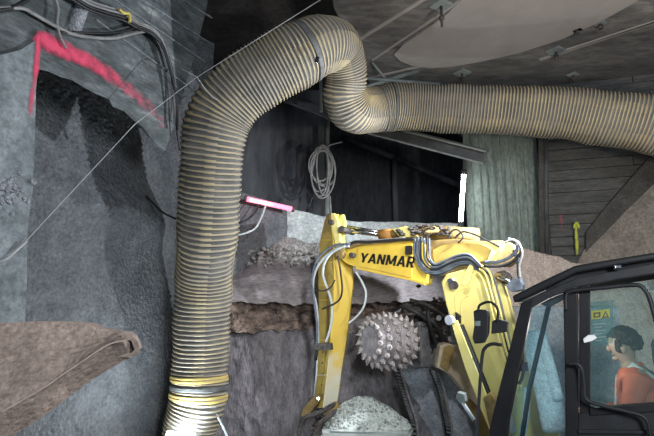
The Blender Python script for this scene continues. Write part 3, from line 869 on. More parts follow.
# bars and handles on the cab side
def cbt(name, pix, off, r, m, parent=ex, lab=None, seg=10):
    o = tube_obj(name, [CPn(x, y, off) for x, y in pix], r, m, parent, seg=seg)
    if lab: o['label'] = lab
    return o
cbt('window_frame_tube', [(566, 310), (566, 296), (572, 291), (600, 288), (634, 285), (644, 289), (650, 300), (656, 322)], -0.03, 0.013, M['black_worn'])
cbt('grab_bar', [(569, 364), (577, 364), (582, 370), (584, 385), (586, 399), (600, 405), (625, 411), (642, 416), (648, 424), (650, 436)], -0.05, 0.011, M['black_worn'])
cbt('front_handrail', [(502, 345), (492, 344), (485, 348), (482, 358), (479, 400), (477, 440), (474, 500)], -0.02, 0.011, M['rubber'])
bm = bmesh.new(); cb(bm, [(508, 363), (527, 362), (528, 371), (509, 372)], 0.06, 0.03, 0, .004); wb = build('wiper_motor', bm, M['rubber'], ex)
cbt('wiper_arm', [(524, 370), (522, 378), (519, 384)], 0.05, .010, M['rubber'], wb)
cbt('inner_cable', [(529, 306), (526, 325), (523, 345), (523, 363)], 0.08, .010, M['rubber'])
# mirror on a hooked stalk
bm = bmesh.new(); cb(bm, [(473, 311), (478, 309), (487, 310), (489, 315), (488, 334), (484, 343), (474, 344), (472, 338), (474, 325)], -0.02, 0.05, 0, .010); mir = build('mirror', bm, M['rubber'], ex)
bm = bmesh.new(); cb(bm, [(475, 321), (480, 321), (480, 326), (475, 326)], -0.03, 0.03, 0, .002); build('mirror_label', bm, M['sticker_white'], mir)
cbt('mirror_stalk', [(478, 311), (480, 305), (488, 302), (494, 304), (498, 311), (497, 322)], 0.0, .009, M['rubber'], mir)
bm = bmesh.new(); cb(bm, [(492, 321), (498, 319), (508, 322), (507, 332), (491, 334)], 0.0, 0.05, 0, .006); build('mirror_bracket', bm, M['rubber'], ex)
# stickers on the side window
bm = bmesh.new(); cb(bm, [(591, 302), (613, 300), (613, 343), (591, 346)], 0.038, 0.002); st = build('sticker_sheet', bm, M['glass'], ex)
bm = bmesh.new(); cb(bm, [(591.5, 311), (609.5, 309), (610, 317.5), (591.5, 319.5)], 0.026, 0.003); sy = build('warning_sticker', bm, M['sticker_yellow'], ex); sy['label'] = 'yellow warning sticker'
bm = bmesh.new()
cb(bm, [(602, 318), (605.5, 310.5), (609, 317.2)], 0.0245, 0.001)
cb(bm, [(593.5, 312.8), (600.5, 312), (600.5, 317), (593.5, 317.8)], 0.0245, 0.001)
build('warning_symbol', bm, M['rib_dark'], sy)
bm = bmesh.new(); cb(bm, [(604.2, 316.6), (605.5, 312.6), (607, 316.2)], 0.0235, 0.001); cb(bm, [(595, 314), (599, 313.5), (599, 315.8), (595, 316.3)], 0.0235, 0.001); build('warning_symbol', bm, M['sticker_yellow'], sy)
bm = bmesh.new()
for k in range(6):
    y_ = 324 + k * 3.3
    cb(bm, [(593 + (k % 3), y_), (606 - (k % 2) * 4, y_ - 1), (606 - (k % 2) * 4, y_ - .1), (593 + (k % 3), y_ + .9)], 0.026, 0.001)
build('small_print', bm, M['sticker_white'], ex)['kind'] = 'stuff'
bm = bmesh.new(); cb(bm, [(583, 339), (588, 335), (594, 335), (597, 338), (592, 341), (584, 343)], -0.01, 0.03, 0, .003); build('white_edge_piece', bm, M['white'], ex)['label'] = 'small white piece at the window edge'  # plain white piece set at the window edge
# seat with headrest
def cf(a_, b_, c2): return pc + F * a_ + Wd * b_ + U * c2     # cab frame: forward, inward, up
Rc = Matrix((F, Wd, U)).transposed()
def cbox(bm, a_, b_, c2, s, bevel=.02, rot=0):
    box(bm, cf(a_, b_, c2), s, Rc @ Matrix.Rotation(rot, 3, 'Y'), 0, bevel)
HP = CPn(623, 347, 0.60)      # operator's head
HX, HY, HZ = (HP - pc).dot(F) - .02, (HP - pc).dot(Wd), (HP - pc).dot(U) - .09
seat = build('seat', (lambda b_: (cbox(b_, HX + .02, HY, HZ + -.78, (.50, .48, .14), .04), b_)[1])(bmesh.new()), M['seat'], ex)
build('seat_back', (lambda b_: (cbox(b_, HX - .21, HY, HZ + -.34, (.13, .46, .62), .04, -.12), b_)[1])(bmesh.new()), M['seat'], seat)
build('headrest', (lambda b_: (cbox(b_, HX - .19, HY - .02, HZ + .03, (.10, .27, .20), .04, -.12), b_)[1])(bmesh.new()), M['rubber'], seat)
build('seat_base', (lambda b_: (cbox(b_, HX, HY, HZ + -.93, (.36, .36, .2), .01), b_)[1])(bmesh.new()), M['black'], seat)
build('console', (lambda b_: (cbox(b_, HX + .15, HY + .33, HZ + -.62, (.42, .14, .24), .03), b_)[1])(bmesh.new()), M['black_worn'], ex)
jo = build('joystick', (lambda b_: (cyl(b_, cf(HX + .42, HY - .20, HZ - .70), cf(HX + .43, HY - .20, HZ - .42), .02, 12), b_)[1])(bmesh.new()), M['rubber'], ex)
jo = build('joystick', (lambda b_: (cyl(b_, cf(HX + .42, HY + .20, HZ - .70), cf(HX + .43, HY + .20, HZ - .42), .02, 12), b_)[1])(bmesh.new()), M['rubber'], ex)

# house, counterweight, undercarriage
Fh = V((F.x, F.y, 0)).normalized()
Rh = Matrix((Fh, Wd, V((0, 0, 1)))).transposed()
deck_o = pc + Wd * 0.85 + Fh * -0.75
def hb(name, a_, b_, z, s, m, bevel=.03, parent=ex):
    bm = bmesh.new(); box(bm, V((deck_o.x, deck_o.y, 0)) + Fh * a_ + Wd * b_ + V((0, 0, z)), s, Rh, 0, bevel)
    return build(name, bm, m, parent)
ztop = min(v_.z for v_ in [CPn(478, 640), CPn(730, 640)])
hb('deck', -0.05, 0, ztop - .16, (2.5, 1.95, .22), M['yellow_dirty'])
hb('engine_cover', -0.95, .1, ztop + .42, (.7, 1.8, .9), M['yellow'], .08)
hb('counterweight', -1.45, 0, ztop + .30, (.4, 1.95, .75), M['yellow'], .12)
hb('slew_ring', 0, 0, ztop - .36, (.9, .9, .2), M['black'], .05)
for s_ in (-1, 1):
    bm = bmesh.new()
    prof = []
    for k in range(20):
        th = 2 * PI * k / 20
        prof.append(V((math.copysign(.85, math.cos(th)) + math.cos(th) * .26, 0, .26 + math.sin(th) * .26)))
    base = V((deck_o.x, deck_o.y, -0.06))
    prism(bm, [base + Rh @ (p + V((0, s_ * .75 - .2, 0))) for p in prof], Wd * .4, 0, .01)
    tr = build('track', bm, M['rubber'], ex)
    for k in range(14):
        a_ = -1.0 + k * .155
        bm = bmesh.new(); box(bm, base + Rh @ V((a_, s_ * .75, .53)), (.06, .4, .03), Rh); build('track_pad', bm, M['rubber'], tr)
hb('undercarriage_frame', 0, 0, .28, (1.4, 1.2, .2), M['black'], .03)

# ---- boom, arm
BPn = Plane(at(520, 300, 4.75), Wd)
def bpz(name, pix, off, dep, m, bevel=.012, parent=ex, lab=None):
    bm = bmesh.new(); prism(bm, [BPn(x, y, off) for x, y in pix], Wd * dep, 0, bevel)
    o = build(name, bm, m, parent)
    if lab: o['label'] = lab
    return o
lower = bpz('lower_boom', [(441, 282), (446, 274), (462, 270), (484, 270), (500, 279), (507, 300), (513, 325), (524, 350), (540, 385), (556, 425), (566, 500), (510, 500), (496, 448), (484, 415), (470, 376), (457, 340), (446, 305)], 0, .20, M['yellow_pale'], .015)
# embossed reinforcement lines on the boom side
for pix in ([(457, 330), (456, 310), (455, 298), (459, 291), (466, 287)], [(462, 325), (461, 305), (464, 299), (470, 295)]):
    tube_obj('weld_seam', [BPn(x, y, -.002) for x, y in pix], .006, M['yellow_pale'], lower)
bpz('boom_edge_plate', [(451, 323), (457, 320), (474, 362), (492, 408), (507, 450), (499, 454), (482, 412), (465, 368)], -.08, .07, M['yellow_pale'], .006, lower)
tube_obj('boom_cylinder', [BPn(461, 325, -.04), BPn(496, 412, -.05), BPn(508, 445, -.05)], .028, M['black_worn'], ex, smooth_n=0, seg=16)
tube_obj('boom_cylinder_rod', [BPn(472, 358, -.07), BPn(503, 440, -.07)], .010, M['chrome'], ex, smooth_n=0, seg=12)
# lamp on the boom
bm = bmesh.new(); p = BPn(452, 320, -.07); cyl(bm, p, p - Wd * .05 - Fh * -.02, .045, 20, 0, .05); wl2 = build('boom_worklight', bm, M['lens'], ex)
bpz('boom_worklight_bracket', [(455, 312), (460, 316), (459, 326), (455, 330)], -.06, .06, M['black'], .003)
upper = bpz('upper_boom', [(341, 252), (347, 247), (358, 244.5), (385, 242.5), (413, 240), (425, 244), (430, 262), (426, 284), (412, 279.5), (385, 274), (356, 267), (347, 264), (341, 259)], -.03, .20, M['yellow'], .012)
bpz('side_plate', [(357.5, 248.5), (412, 243.5), (412, 278), (357.5, 266)], -.045, .02, M['yellow'], .006, upper)
bpz('top_flange', [(346, 246), (358, 242.5), (413, 237.5), (413, 240.5), (358, 245.5), (347, 249)], -.07, .26, M['yellow_dirty'], .004, upper)
bpz('bottom_flange', [(356, 266), (412, 278.5), (424, 282), (424, 285), (412, 281), (356, 269)], -.05, .22, M['yellow'], .004, upper)
knee = bpz('boom_knee', [(420, 246), (432, 240), (455, 238.5), (485, 241), (500, 240), (512, 243), (518, 251), (516, 260), (508, 266), (492, 266), (470, 268), (450, 276), (436, 276), (424, 270)], .03, .20, M['yellow_dirty'], .018)
bpz('knee_side', [(432, 250), (440, 245), (455, 243), (478, 243), (488, 246), (493, 251), (489, 260), (478, 263), (450, 266), (434, 264)], .0, .05, M['yellow_worn_shaded'], .012, knee)
bpz('knee_rib', [(492, 247), (500, 242), (505, 244), (498, 256), (490, 267), (485, 266)], -.02, .08, M['yellow_pale'], .006, knee)
tube_obj('cylinder_barrel', [BPn(386, 234.5, .10), BPn(440, 230, .13)], .05, M['yellow_dirty'], ex, smooth_n=0, seg=18)
tube_obj('link_barrel', [BPn(425, 232, .18), BPn(478, 236, .18)], .085, M['yellow_dirty'], ex, smooth_n=0, seg=18)
tube_obj('cylinder_gland', [BPn(380, 235, .10), BPn(392, 234, .10)], .065, mat('orange_rust', (0.5, 0.25, 0.06), (0.3, 0.14, 0.04), 10, .6), ex, smooth_n=0, seg=18)
tube_obj('cylinder_rod', [BPn(338, 229, .10), BPn(384, 235, .10)], .030, M['chrome'], ex, smooth_n=0, seg=16)
tube_obj('cylinder_rod', [BPn(345, 226.5, .16), BPn(384, 232.5, .16)], .018, M['chrome'], ex, smooth_n=0, seg=12)
bpz('cylinder_bracket', [(392, 229), (405, 226), (412, 228), (416, 236), (400, 238)], .02, .1, M['yellow_pale'], .008)
# dirty fittings along the cylinder
bm = bmesh.new()
for k in range(60):
    p = BPn(random.uniform(396, 450), random.uniform(225, 236), random.uniform(-.02, .1))
    bmesh.ops.create_icosphere(bm, subdivisions=1, radius=random.uniform(.015, .032), matrix=Matrix.Translation(p) @ Matrix.Diagonal((1.4, 1, .7, 1)))
build('mud_caked_fittings', bm, M['chain'], ex)['kind'] = 'stuff'
# letters on the side plate: bold slanted capitals made of strokes in a unit box
def seg(x0, y0, x1, y1, t=.26): return [(x0 - t / 2, y0), (x0 + t / 2, y0), (x1 + t / 2, y1), (x1 - t / 2, y1)]
def bar(x0, y0, x1, y1): return [(x0, y0), (x1, y0), (x1, y1), (x0, y1)]
GL = {
 'Y': (0.92, [seg(.13, 1, .46, .42), seg(.83, 1, .50, .42), bar(.34, 0, .62, .5)]),
 'A': (0.98, [seg(.13, 0, .49, 1), seg(.87, 0, .51, 1), bar(.28, .20, .72, .38)]),
 'N': (0.94, [bar(.04, 0, .28, 1), bar(.68, 0, .92, 1), [(.06, 1), (.32, 1), (.90, 0), (.64, 0)]]),
 'M': (1.20, [bar(.04, 0, .28, 1), bar(.94, 0, 1.18, 1), [(.04, 1), (.32, 1), (.72, .12), (.50, .12)], [(.90, 1), (1.18, 1), (.72, .12), (.50, .12)]]),
 'R': (0.92, [bar(.04, 0, .30, 1), bar(.04, .82, .70, 1), bar(.04, .36, .70, .54), bar(.60, .44, .86, .92), [(.36, .42), (.64, .42), (.92, 0), (.62, 0)]]),
}
A0, A1, B0 = BPn(359.0, 262.0, -.052), BPn(414.5, 268.0, -.052), BPn(359.6, 252.6, -.052)
word = 'YANMAR'; tot = sum(GL[g_][0] + .10 for g_ in word)
ex_ = (A1 - A0) / tot; ey_ = (B0 - A0)
bm = bmesh.new(); cx = 0
for g_ in word:
    for q_ in GL[g_][1]:
        prism(bm, [A0 + ex_ * (cx + a_ + .22 * b_) + ey_ * b_ * (1 + .02 * cx) for a_, b_ in q_], Wd * .006)
    cx += GL[g_][0] + .10
build('lettering', bm, M['ink'], upper)
bpz('cable_clip', [(405, 246), (411, 245.5), (411, 254), (405, 254.5)], -.09, .05, M['rubber'], .004)
# arm (dipper): loft of quads; left face, front edge, right face
def loft(name, stations, m, parent=ex, mats=None):
    bm = bmesh.new(); rings = []
    for st in stations: rings.append([bm.verts.new(p) for p in st])
    n = len(rings[0])
    for r0, r1 in zip(rings, rings[1:]):
        for k in range(n):
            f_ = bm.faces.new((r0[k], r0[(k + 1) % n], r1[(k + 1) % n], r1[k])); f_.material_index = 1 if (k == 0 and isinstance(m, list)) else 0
    bm.faces.new(rings[0]); bm.faces.new(rings[-1][::-1])
    bmesh.ops.bevel(bm, geom=bm.edges[:], offset=.006, segments=1, affect='EDGES')
    return build(name, bm, m, parent)
AY = BPn(334, 300).y
# arm paint: worn yellow, caked with pale dust on its lower half
dusty, nt_, b_ = nodes('dusty_arm_paint')
tc_ = nt_.nodes.new('ShaderNodeTexCoord'); sx_ = nt_.nodes.new('ShaderNodeSeparateXYZ'); nz_ = nt_.nodes.new('ShaderNodeTexNoise'); nz_.inputs['Scale'].default_value = 9; nz_.inputs['Detail'].default_value = 9
mr_ = nt_.nodes.new('ShaderNodeMapRange'); mr_.inputs['From Min'].default_value = 2.3; mr_.inputs['From Max'].default_value = 1.2; mr_.inputs['To Min'].default_value = -.45; mr_.inputs['To Max'].default_value = .5
ad_ = nt_.nodes.new('ShaderNodeMath'); cr_ = nt_.nodes.new('ShaderNodeValToRGB')
cr_.color_ramp.elements[0].position = .35; cr_.color_ramp.elements[0].color = (0.70, 0.50, 0.07, 1)
cr_.color_ramp.elements[1].position = .80; cr_.color_ramp.elements[1].color = (0.66, 0.64, 0.50, 1)
lk_ = nt_.links.new
lk_(tc_.outputs['Object'], sx_.inputs[0]); lk_(tc_.outputs['Object'], nz_.inputs['Vector']); lk_(sx_.outputs['Z'], mr_.inputs['Value'])
lk_(mr_.outputs[0], ad_.inputs[0]); lk_(nz_.outputs['Fac'], ad_.inputs[1]); lk_(ad_.outputs[0], cr_.inputs[0]); lk_(cr_.outputs[0], b_.inputs['Base Color'])
b_.inputs['Roughness'].default_value = .5
def st(y, l, mid, r, d=.0):
    return [at(l, y, AY + .24 + d), at(mid, y, AY - .05 + d), at(r, y, AY + .02 + d), at(r + 1, y, AY + .24 + d), at(l + 4, y, AY + .32 + d)]
arm = loft('arm', [st(214, 327, 331, 338), st(222, 324, 331, 341), st(240, 320, 333, 345), st(262, 318, 334, 352), st(285, 318, 334, 353), st(300, 318.5, 333.5, 351), st(340, 318, 330.5, 346.5), st(375, 316, 327, 341), st(408, 313, 323, 336.5)], [dusty, M['yellow_worn_shaded']])  # left face gets the darker yellow: its shade is painted in
# pivot plates and pins at the top of the arm
def stub(name, pix, off, dep, m, parent=arm): return bpz(name, pix, off, dep, m, .006, parent)
stub('pivot_plate', [(331, 213), (334, 213), (338, 222), (340, 240), (345, 252), (341, 256), (335, 245), (332, 230)], -.06, .05, M['yellow_pale'])
stub('pivot_plate', [(340, 215), (343, 214), (345, 222), (344, 236), (341, 240), (340, 228)], .06, .05, M['yellow_pale'])
for (x, y, r) in ((330, 222, .035), (341, 229, .04), (339, 254, .05), (351, 255, .03)):
    bm = bmesh.new(); a_ = BPn(x, y, -.11); cyl(bm, a_, a_ + Wd * .3, r, 16); build('pivot_pin', bm, M['chain'] if r < .05 else M['yellow_dirty'], arm)
bpz('arm_tip_link', [(315, 395), (319, 397), (318, 403), (306, 418), (301, 416), (303, 408)], -.08, .06, M['yellow_dirty'], .005, arm)
bm = bmesh.new(); a_ = BPn(318, 398.5, -.12); cyl(bm, a_, a_ + Wd * .12, .035, 16); build('pivot_pin', bm, M['yellow_dirty'], arm)
bm = bmesh.new(); a_ = BPn(318, 398.5, -.125); cyl(bm, a_, a_ + Wd * .12, .018, 12); build('pivot_pin', bm, M['chrome'], arm)
# hoses on the arm
def hose(pix, r, m, off=-.10, name='hose', parent=ex):
    return tube_obj(name, [BPn(p[0], p[1], p[2] if len(p) > 2 else off) for p in pix], r, M[m], parent, seg=8)
hose([(349, 246), (338, 248), (324, 258), (315, 272), (313, 290), (317, 310), (318, 345)], .016, 'hose_white', -.12)
hose([(345, 246), (333, 252), (325, 262), (323, 275), (328, 290), (332, 305), (331, 325), (326, 342)], .015, 'hose_white', -.14)
hose([(350, 244), (336, 245), (324, 252), (316, 262), (312, 280), (314, 300), (317, 325), (317, 345)], .014, 'hose_blue', -.16)
hose([(356, 272), (363, 284), (366, 294), (364, 306), (358, 315), (349, 323)], .013, 'hose_white', -.05)
hose([(338, 256), (341, 275), (342, 292), (337, 302), (322, 309)], .011, 'cable_black', -.16)
hose([(335, 280), (330, 288), (322, 291), (315, 289)], .009, 'cable_black', -.17)
hose([(414, 239), (395, 240), (370, 242), (355, 242), (346, 247)], .016, 'rubber', -.08)
hose([(346, 246), (350, 243), (358, 241), (380, 240), (405, 238)], .012, 'cable_grey', -.02)
bpz('hose_clamp', [(313, 343.5), (330, 343), (331, 350), (313, 350.5)], -.16, .06, M['chain'], .006, arm)
tube_obj('hose_fitting', [BPn(317, 350, -.15), BPn(315.5, 360, -.15)], .02, M['rubber'], arm, smooth_n=0)
tube_obj('hard_pipe', [BPn(317.5, 350, -.13), BPn(316.5, 375, -.12), BPn(314, 396, -.1)], .010, M['hose_white'], arm, smooth_n=0)
for k in range(5):
    bm = bmesh.new(); bmesh.ops.create_uvsphere(bm, u_segments=8, v_segments=6, radius=.011, matrix=Matrix.Translation(BPn(322.5 - k * .3, 352 + k * 11, -.10))); build('bolt', bm, M['chain'], arm)
# hose bundle sweeping over the knee
bund = [(0, 0, 'hose_blue', -.06), (3, -2, 'hose_blue', -.08), (6, -4, 'rubber', -.10), (9, -6, 'hose_blue', -.09), (12, -8, 'rubber', -.06), (1.5, 1, 'rubber', -.03)]
for k, (dx, dy, m, off) in enumerate(bund + [(5, 1.5, 'hose_blue', -.01), (14, -9, 'hose_blue', -.10)]):
    wv = random.uniform(-1.5, 1.5)
    hose([(415 + dx, 238 + wv), (414 + dx * 1.1, 250), (417 + dx * .9 + wv * .4, 262 + dy * .5), (424 + dx * .7, 271 + dy * .8), (436 + dx * .2, 273.5 + dy * 1.1), (448, 269 + dy * 1.1 + wv * .5), (459, 264 + dy), (470, 264 + dy), (478 + dx * .2, 270 + dy * .5)], .0115, m, off - .06)
for k in range(3):
    hose([(478 + k * 3, 268 + k), (487 + k * 3, 276), (492 + k * 3, 292), (497 + k * 3, 312), (503 + k * 3, 340), (510 + k * 3, 370)], .010, 'hose_blue' if k != 1 else 'rubber', -.07)
hose([(484, 262), (498, 262), (510, 257), (517, 250), (516, 243), (508, 239)], .017, 'hose_blue', -.06)
hose([(484, 266), (500, 266), (513, 261), (521, 252), (519, 243)], .015, 'rubber', -.09)
hose([(514, 250), (518, 262), (519, 275), (523, 286)], .020, 'hose_blue', -.06)
hose([(505, 243), (512, 240), (519, 244), (522, 254), (519, 266), (520, 278)], .013, 'cable_grey', -.10)
hose([(455, 238), (462, 232), (470, 233), (478, 236), (488, 241), (500, 247)], .010, 'cable_black', -.02)
hose([(448, 238), (452, 231), (458, 230), (463, 237), (458, 243)], .009, 'cable_black', -.02)
# hard pipes with their clamp down the boom back
for k in range(3):
    hose([(464 + k * 4, 270 - k * 3.5), (474 + k * 4, 271 - k * 2.5), (481 + k * 4.5, 276 - k * 1.5), (487 + k * 4, 292), (493 + k * 4, 315), (502 + k * 4, 350), (514 + k * 4, 390)], .011, 'yellow_pale', -.08, 'hard_pipe')
bpz('pipe_clamp', [(466, 270), (471, 262), (474, 264), (469, 280), (465, 286), (461, 284)], -.13, .08, M['yellow_pale'], .005, lower)
for (x, y, r, m) in ((453, 285, .045, 'chain'), (450, 281, .03, 'chrome'), (498, 278, .05, 'yellow_dirty'), (504, 274, .03, 'chain')):
    bm = bmesh.new(); a_ = BPn(x, y, -.05); cyl(bm, a_, a_ + Wd * .3, r, 18); build('pivot_pin', bm, M[m], lower)
bpz('swing_block', [(508, 281), (519, 277), (523, 284), (522, 290), (512, 292), (507, 288)], -.1, .16, M['hose_blue'], .010)
bpz('swing_link', [(496, 272), (504, 270), (512, 274), (514, 281), (505, 284), (498, 281)], -.02, .1, M['chain'], .010)
tube_obj('swing_rod', [BPn(498, 277, -.08), BPn(514, 283, -.08)], .02, M['chrome'], ex, smooth_n=0)
# things on the boom seen beneath the mirror
tube_obj('grease_line', [BPn(458, 395, -.2), BPn(466, 408, -.2), BPn(474, 420, -.2)], .02, M['hose_white'], ex, smooth_n=0)
bpz('grease_block', [(457, 392), (464, 394), (466, 402), (460, 404), (456, 399)], -.22, .08, M['steel'], .008)
bpz('boom_foot', [(483, 398), (490, 392), (498, 404), (505, 436), (512, 470), (500, 470), (490, 430)], -.16, .10, M['yellow_dirty'], .01)
bpz('white_label', [(507, 420), (513, 418), (517, 431), (511, 434)], -.03, .02, M['white'], .003, lower)
# boom foot down to the deck
q0 = BPn(540, 470, .10)
deck_p = V((deck_o.x, deck_o.y, ztop - .1)) + Fh * 1.05 + Wd * .15
bm = bmesh.new(); box(bm, (q0 + deck_p) / 2, ((q0 - deck_p).length + .3, .3, .4), (q0 - deck_p).to_track_quat('X', 'Z').to_matrix(), 0, .03); build('boom_post', bm, M['yellow_pale'], ex)

# cyan tubes added for the bluish light on the boom side behind the glass
tube_obj('added_cyan_boom_tube', [BPn(534, 330, -.25), BPn(538, 352, -.25), BPn(546, 385, -.25), BPn(556, 430, -.25)], .11, M['boom_cyan'], ex, seg=16)
tube_obj('added_cyan_boom_tube', [BPn(541, 338, -.32), BPn(549, 365, -.32), BPn(558, 400, -.32)], .05, M['boom_cyan'], ex, seg=16)
tube_obj('added_cyan_boom_tube', [BPn(527, 388, -.3), BPn(526, 410, -.3), BPn(522, 440, -.3)], .03, M['boom_cyan'], ex, seg=12)

# bucket under the heap
bk = []
bkY = AY + .02
for x, y, Y in ((319, 430, bkY - .22), (411, 430, bkY - .30), (418, 431, bkY + .25), (325, 430, bkY + .30)): bk.append(at(x, y, Y))
bm = bmesh.new()
zb = bk[0].z
top = [V((p.x, p.y, zb)) for p in bk]
cen = sum(top, V()) / 4
low = [cen + (p - cen) * .8 + V((0, 0, -.5)) for p in top]
vt = [bm.verts.new(p) for p in top]; vb = [bm.verts.new(p) for p in low]
for k in range(4): bm.faces.new((vt[k], vt[(k + 1) % 4], vb[(k + 1) % 4], vb[k]))
bm.faces.new(vt); bm.faces.new(vb[::-1])
bmesh.ops.bevel(bm, geom=bm.edges[:], offset=.03, segments=2, affect='EDGES')
bucket = build('bucket', bm, M['gravel_face'], ex)
for k in range(5):
    p = top[0].lerp(top[3], (k + .5) / 5) + V((-.04, 0, -.02)); bm = bmesh.new(); box(bm, p, (.14, .06, .04), Matrix.Rotation(.4, 3, 'Y'), 0, .008); build('bucket_tooth', bm, M['chain'], bucket)
bm = bmesh.new(); prism(bm, [at(322, 398, AY + .0), at(338, 402, AY), at(346, 434, AY), at(326, 436, AY)], V((0, .22, 0)), 0, .01); build('bucket_hinge', bm, M['yellow_dirty'], bucket)
# gravel heap: base mound plus stones
def f_heap(u, v):
    a_ = u * 2 * PI; r = v
    ux, uy = math.cos(a_) * r, math.sin(a_) * r
    s_ = 1 / max(abs(math.cos(a_)), abs(math.sin(a_))) ** .55
    sx = (top[1].x - top[0].x) / 2; sy = .27
    x = cen.x + ux * sx * s_; y = cen.y + uy * sy * s_
    h = .30 * (1 - r ** 1.7) * (1 - .35 * ux) + .0
    q = V((x, y, 0)); return V((x, y, zb - .01 + h + (.02 * fbm(q, 9, 3) if r < .95 else 0)))
heap = thing('gravel_heap', (cen.x, cen.y, zb), 'pale grey-green heap of crushed gravel below the excavator arm', 'gravel heap')
mound = surf('mound', f_heap, 64, 24, M['gravel'], heap)
bm = bmesh.new()
for k in range(1300):
    u_, r_ = random.random(), math.sqrt(random.random()) * .97
    p = f_heap(u_, r_); s = random.uniform(.009, .022)
    bmesh.ops.create_icosphere(bm, subdivisions=1, radius=s, matrix=Matrix.Translation(p + V((0, 0, s * .3))) @ Matrix.Rotation(random.random() * 6, 4, (random.random(), random.random(), 1)) @ Matrix.Diagonal((1.2, 1, .75, 1)))
o = build('gravel', bm, M['gravel'], heap); o['kind'] = 'stuff'
bm = bmesh.new()
for k in range(350):
    u_, r_ = random.random(), math.sqrt(random.random()) * .97
    p = f_heap(u_, r_); s = random.uniform(.010, .020)
    bmesh.ops.create_icosphere(bm, subdivisions=1, radius=s, matrix=Matrix.Translation(p + V((0, 0, s * .4))) @ Matrix.Rotation(random.random() * 6, 4, (random.random(), random.random(), 1)))
o = build('gravel', bm, M['gravel_dark'], heap); o['kind'] = 'stuff'
# chain draped at the arm tip
ch = thing('chain', at(318, 412, AY - .2), 'muddy steel chain draped at the tip of the excavator arm', 'chain')
cp = smooth_path([at(333, 405, AY - .22), at(325, 410, AY - .24), at(314, 415, AY - .24), at(305, 418, AY - .22), at(300, 428, AY - .2), at(297, 450, AY - .2)], 7)
cp2 = smooth_path([at(334, 412, AY - .26), at(326, 419, AY - .27), at(318, 426, AY - .27), at(312, 440, AY - .27)], 7)
for path in (cp, cp2):
    for i in range(len(path) - 1):
        a_, b_ = V(path[i]), V(path[i + 1]); d_ = (b_ - a_).normalized()
        sd = d_.cross(V((0, 1, 0))).normalized() if i % 2 else (d_.cross(d_.cross(V((0, 1, 0))))).normalized()
        c_ = (a_ + b_) / 2; pts = []
        for k in range(13):
            th = 2 * PI * k / 12; pts.append(c_ + d_ * math.cos(th) * .038 + sd * math.sin(th) * .022)
        bm = bmesh.new(); tube(bm, pts, .009, 6, False); build('link', bm, M['chain'], ch)

# ================================================================== DRUM CUTTER (second machine behind the boom)
DY = 5.55
dc = at(384, 341, DY)
cut = thing('drum_cutter', dc, 'round drum cutter head studded with pale steel picks in front of the clay face', 'cutter')
ax = V((-0.84, -0.53, 0.06)).normalized()
e1 = V((0, 0, 1)); e1 = (e1 - ax * e1.dot(ax)).normalized(); e2 = ax.cross(e1)
R0 = .235
bm = bmesh.new()
prof = [(-.30, .18), (-.29, .245), (-.25, .26), (-.21, .245), (-.20, .215), (-.17, .215), (-.16, .265), (-.12, .28), (-.08, .265), (-.07, .225), (-.04, .225), (-.03, .265), (.01, .278), (.05, .26), (.06, .215), (.08, .215), (.09, .245), (.12, .255), (.15, .235), (.16, .19), (.17, .20), (.19, .19), (.20, .16), (.195, .13), (.19, .11), (.185, .05), (.19, .04)]
rings = []
for (a_, r_) in prof:
    rings.append([bm.verts.new(dc + ax * a_ + (e1 * math.cos(2 * PI * k / 36) + e2 * math.sin(2 * PI * k / 36)) * r_) for k in range(36)])
for r0, r1 in zip(rings, rings[1:]):
    for k in range(36): bm.faces.new((r0[k], r0[(k + 1) % 36], r1[(k + 1) % 36], r1[k]))
bm.faces.new(rings[0]); bm.faces.new(rings[-1])
build('drum', bm, M['cutter'], cut, smooth=True)
bm = bmesh.new(); cyl(bm, V((0, 0, 0)), V((0, 0, .030)), .022, 8); cyl(bm, V((0, 0, .026)), V((0, 0, .045)), .018, 8, 0, .014); cyl(bm, V((0, 0, .042)), V((0, 0, .068)), .012, 8, 0, .003)
bmesh.ops.recalc_face_normals(bm, faces=bm.faces[:])
tme = bpy.data.meshes.new('pick'); bm.to_mesh(tme); bm.free(); tme.materials.append(M['tooth'])
for ring, (a_, r_, n_, tilt) in enumerate([(-.25, .25, 17, -.2), (-.12, .275, 18, 0), (0.01, .27, 18, 0.15), (.12, .248, 17, .4), (.185, .185, 13, .8)]):
    for k in range(n_):
        th = 2 * PI * (k + ring * .37) / n_
        rad = e1 * math.cos(th) + e2 * math.sin(th); tan = ax.cross(rad)
        dirv = (rad * math.cos(tilt) + ax * math.sin(tilt) + tan * .55).normalized()
        o = link('pick', tme, None, cut)
        o.matrix_world = Matrix.Translation(dc + ax * a_ + rad * (r_ - .008)) @ dirv.to_track_quat('Z', 'Y').to_matrix().to_4x4() @ Matrix.Diagonal((1.35, 1.35, 1.1, 1))
bm = bmesh.new(); cyl(bm, dc - ax * .24, dc - ax * .42, .13, 24); build('gear_hub', bm, M['gear'], cut)
g = at(418, 345, DY + .25)
Rg = ax.to_track_quat('X', 'Z').to_matrix()
bm = bmesh.new(); box(bm, g, (.16, .26, .52), Rg @ Matrix.Rotation(.15, 3, 'X'), 0, .03); build('gearbox', bm, M['gear'], cut)
bm = bmesh.new(); prism(bm, [at(404, 302, DY + .3), at(425, 300, DY + .3), at(448, 306, DY + .3), at(452, 340, DY + .3), at(440, 350, DY + .3), at(420, 328, DY + .3), at(402, 318, DY + .3)], V((0, .2, 0)), 0, .02); build('mounting_frame', bm, M['chain'], cut)
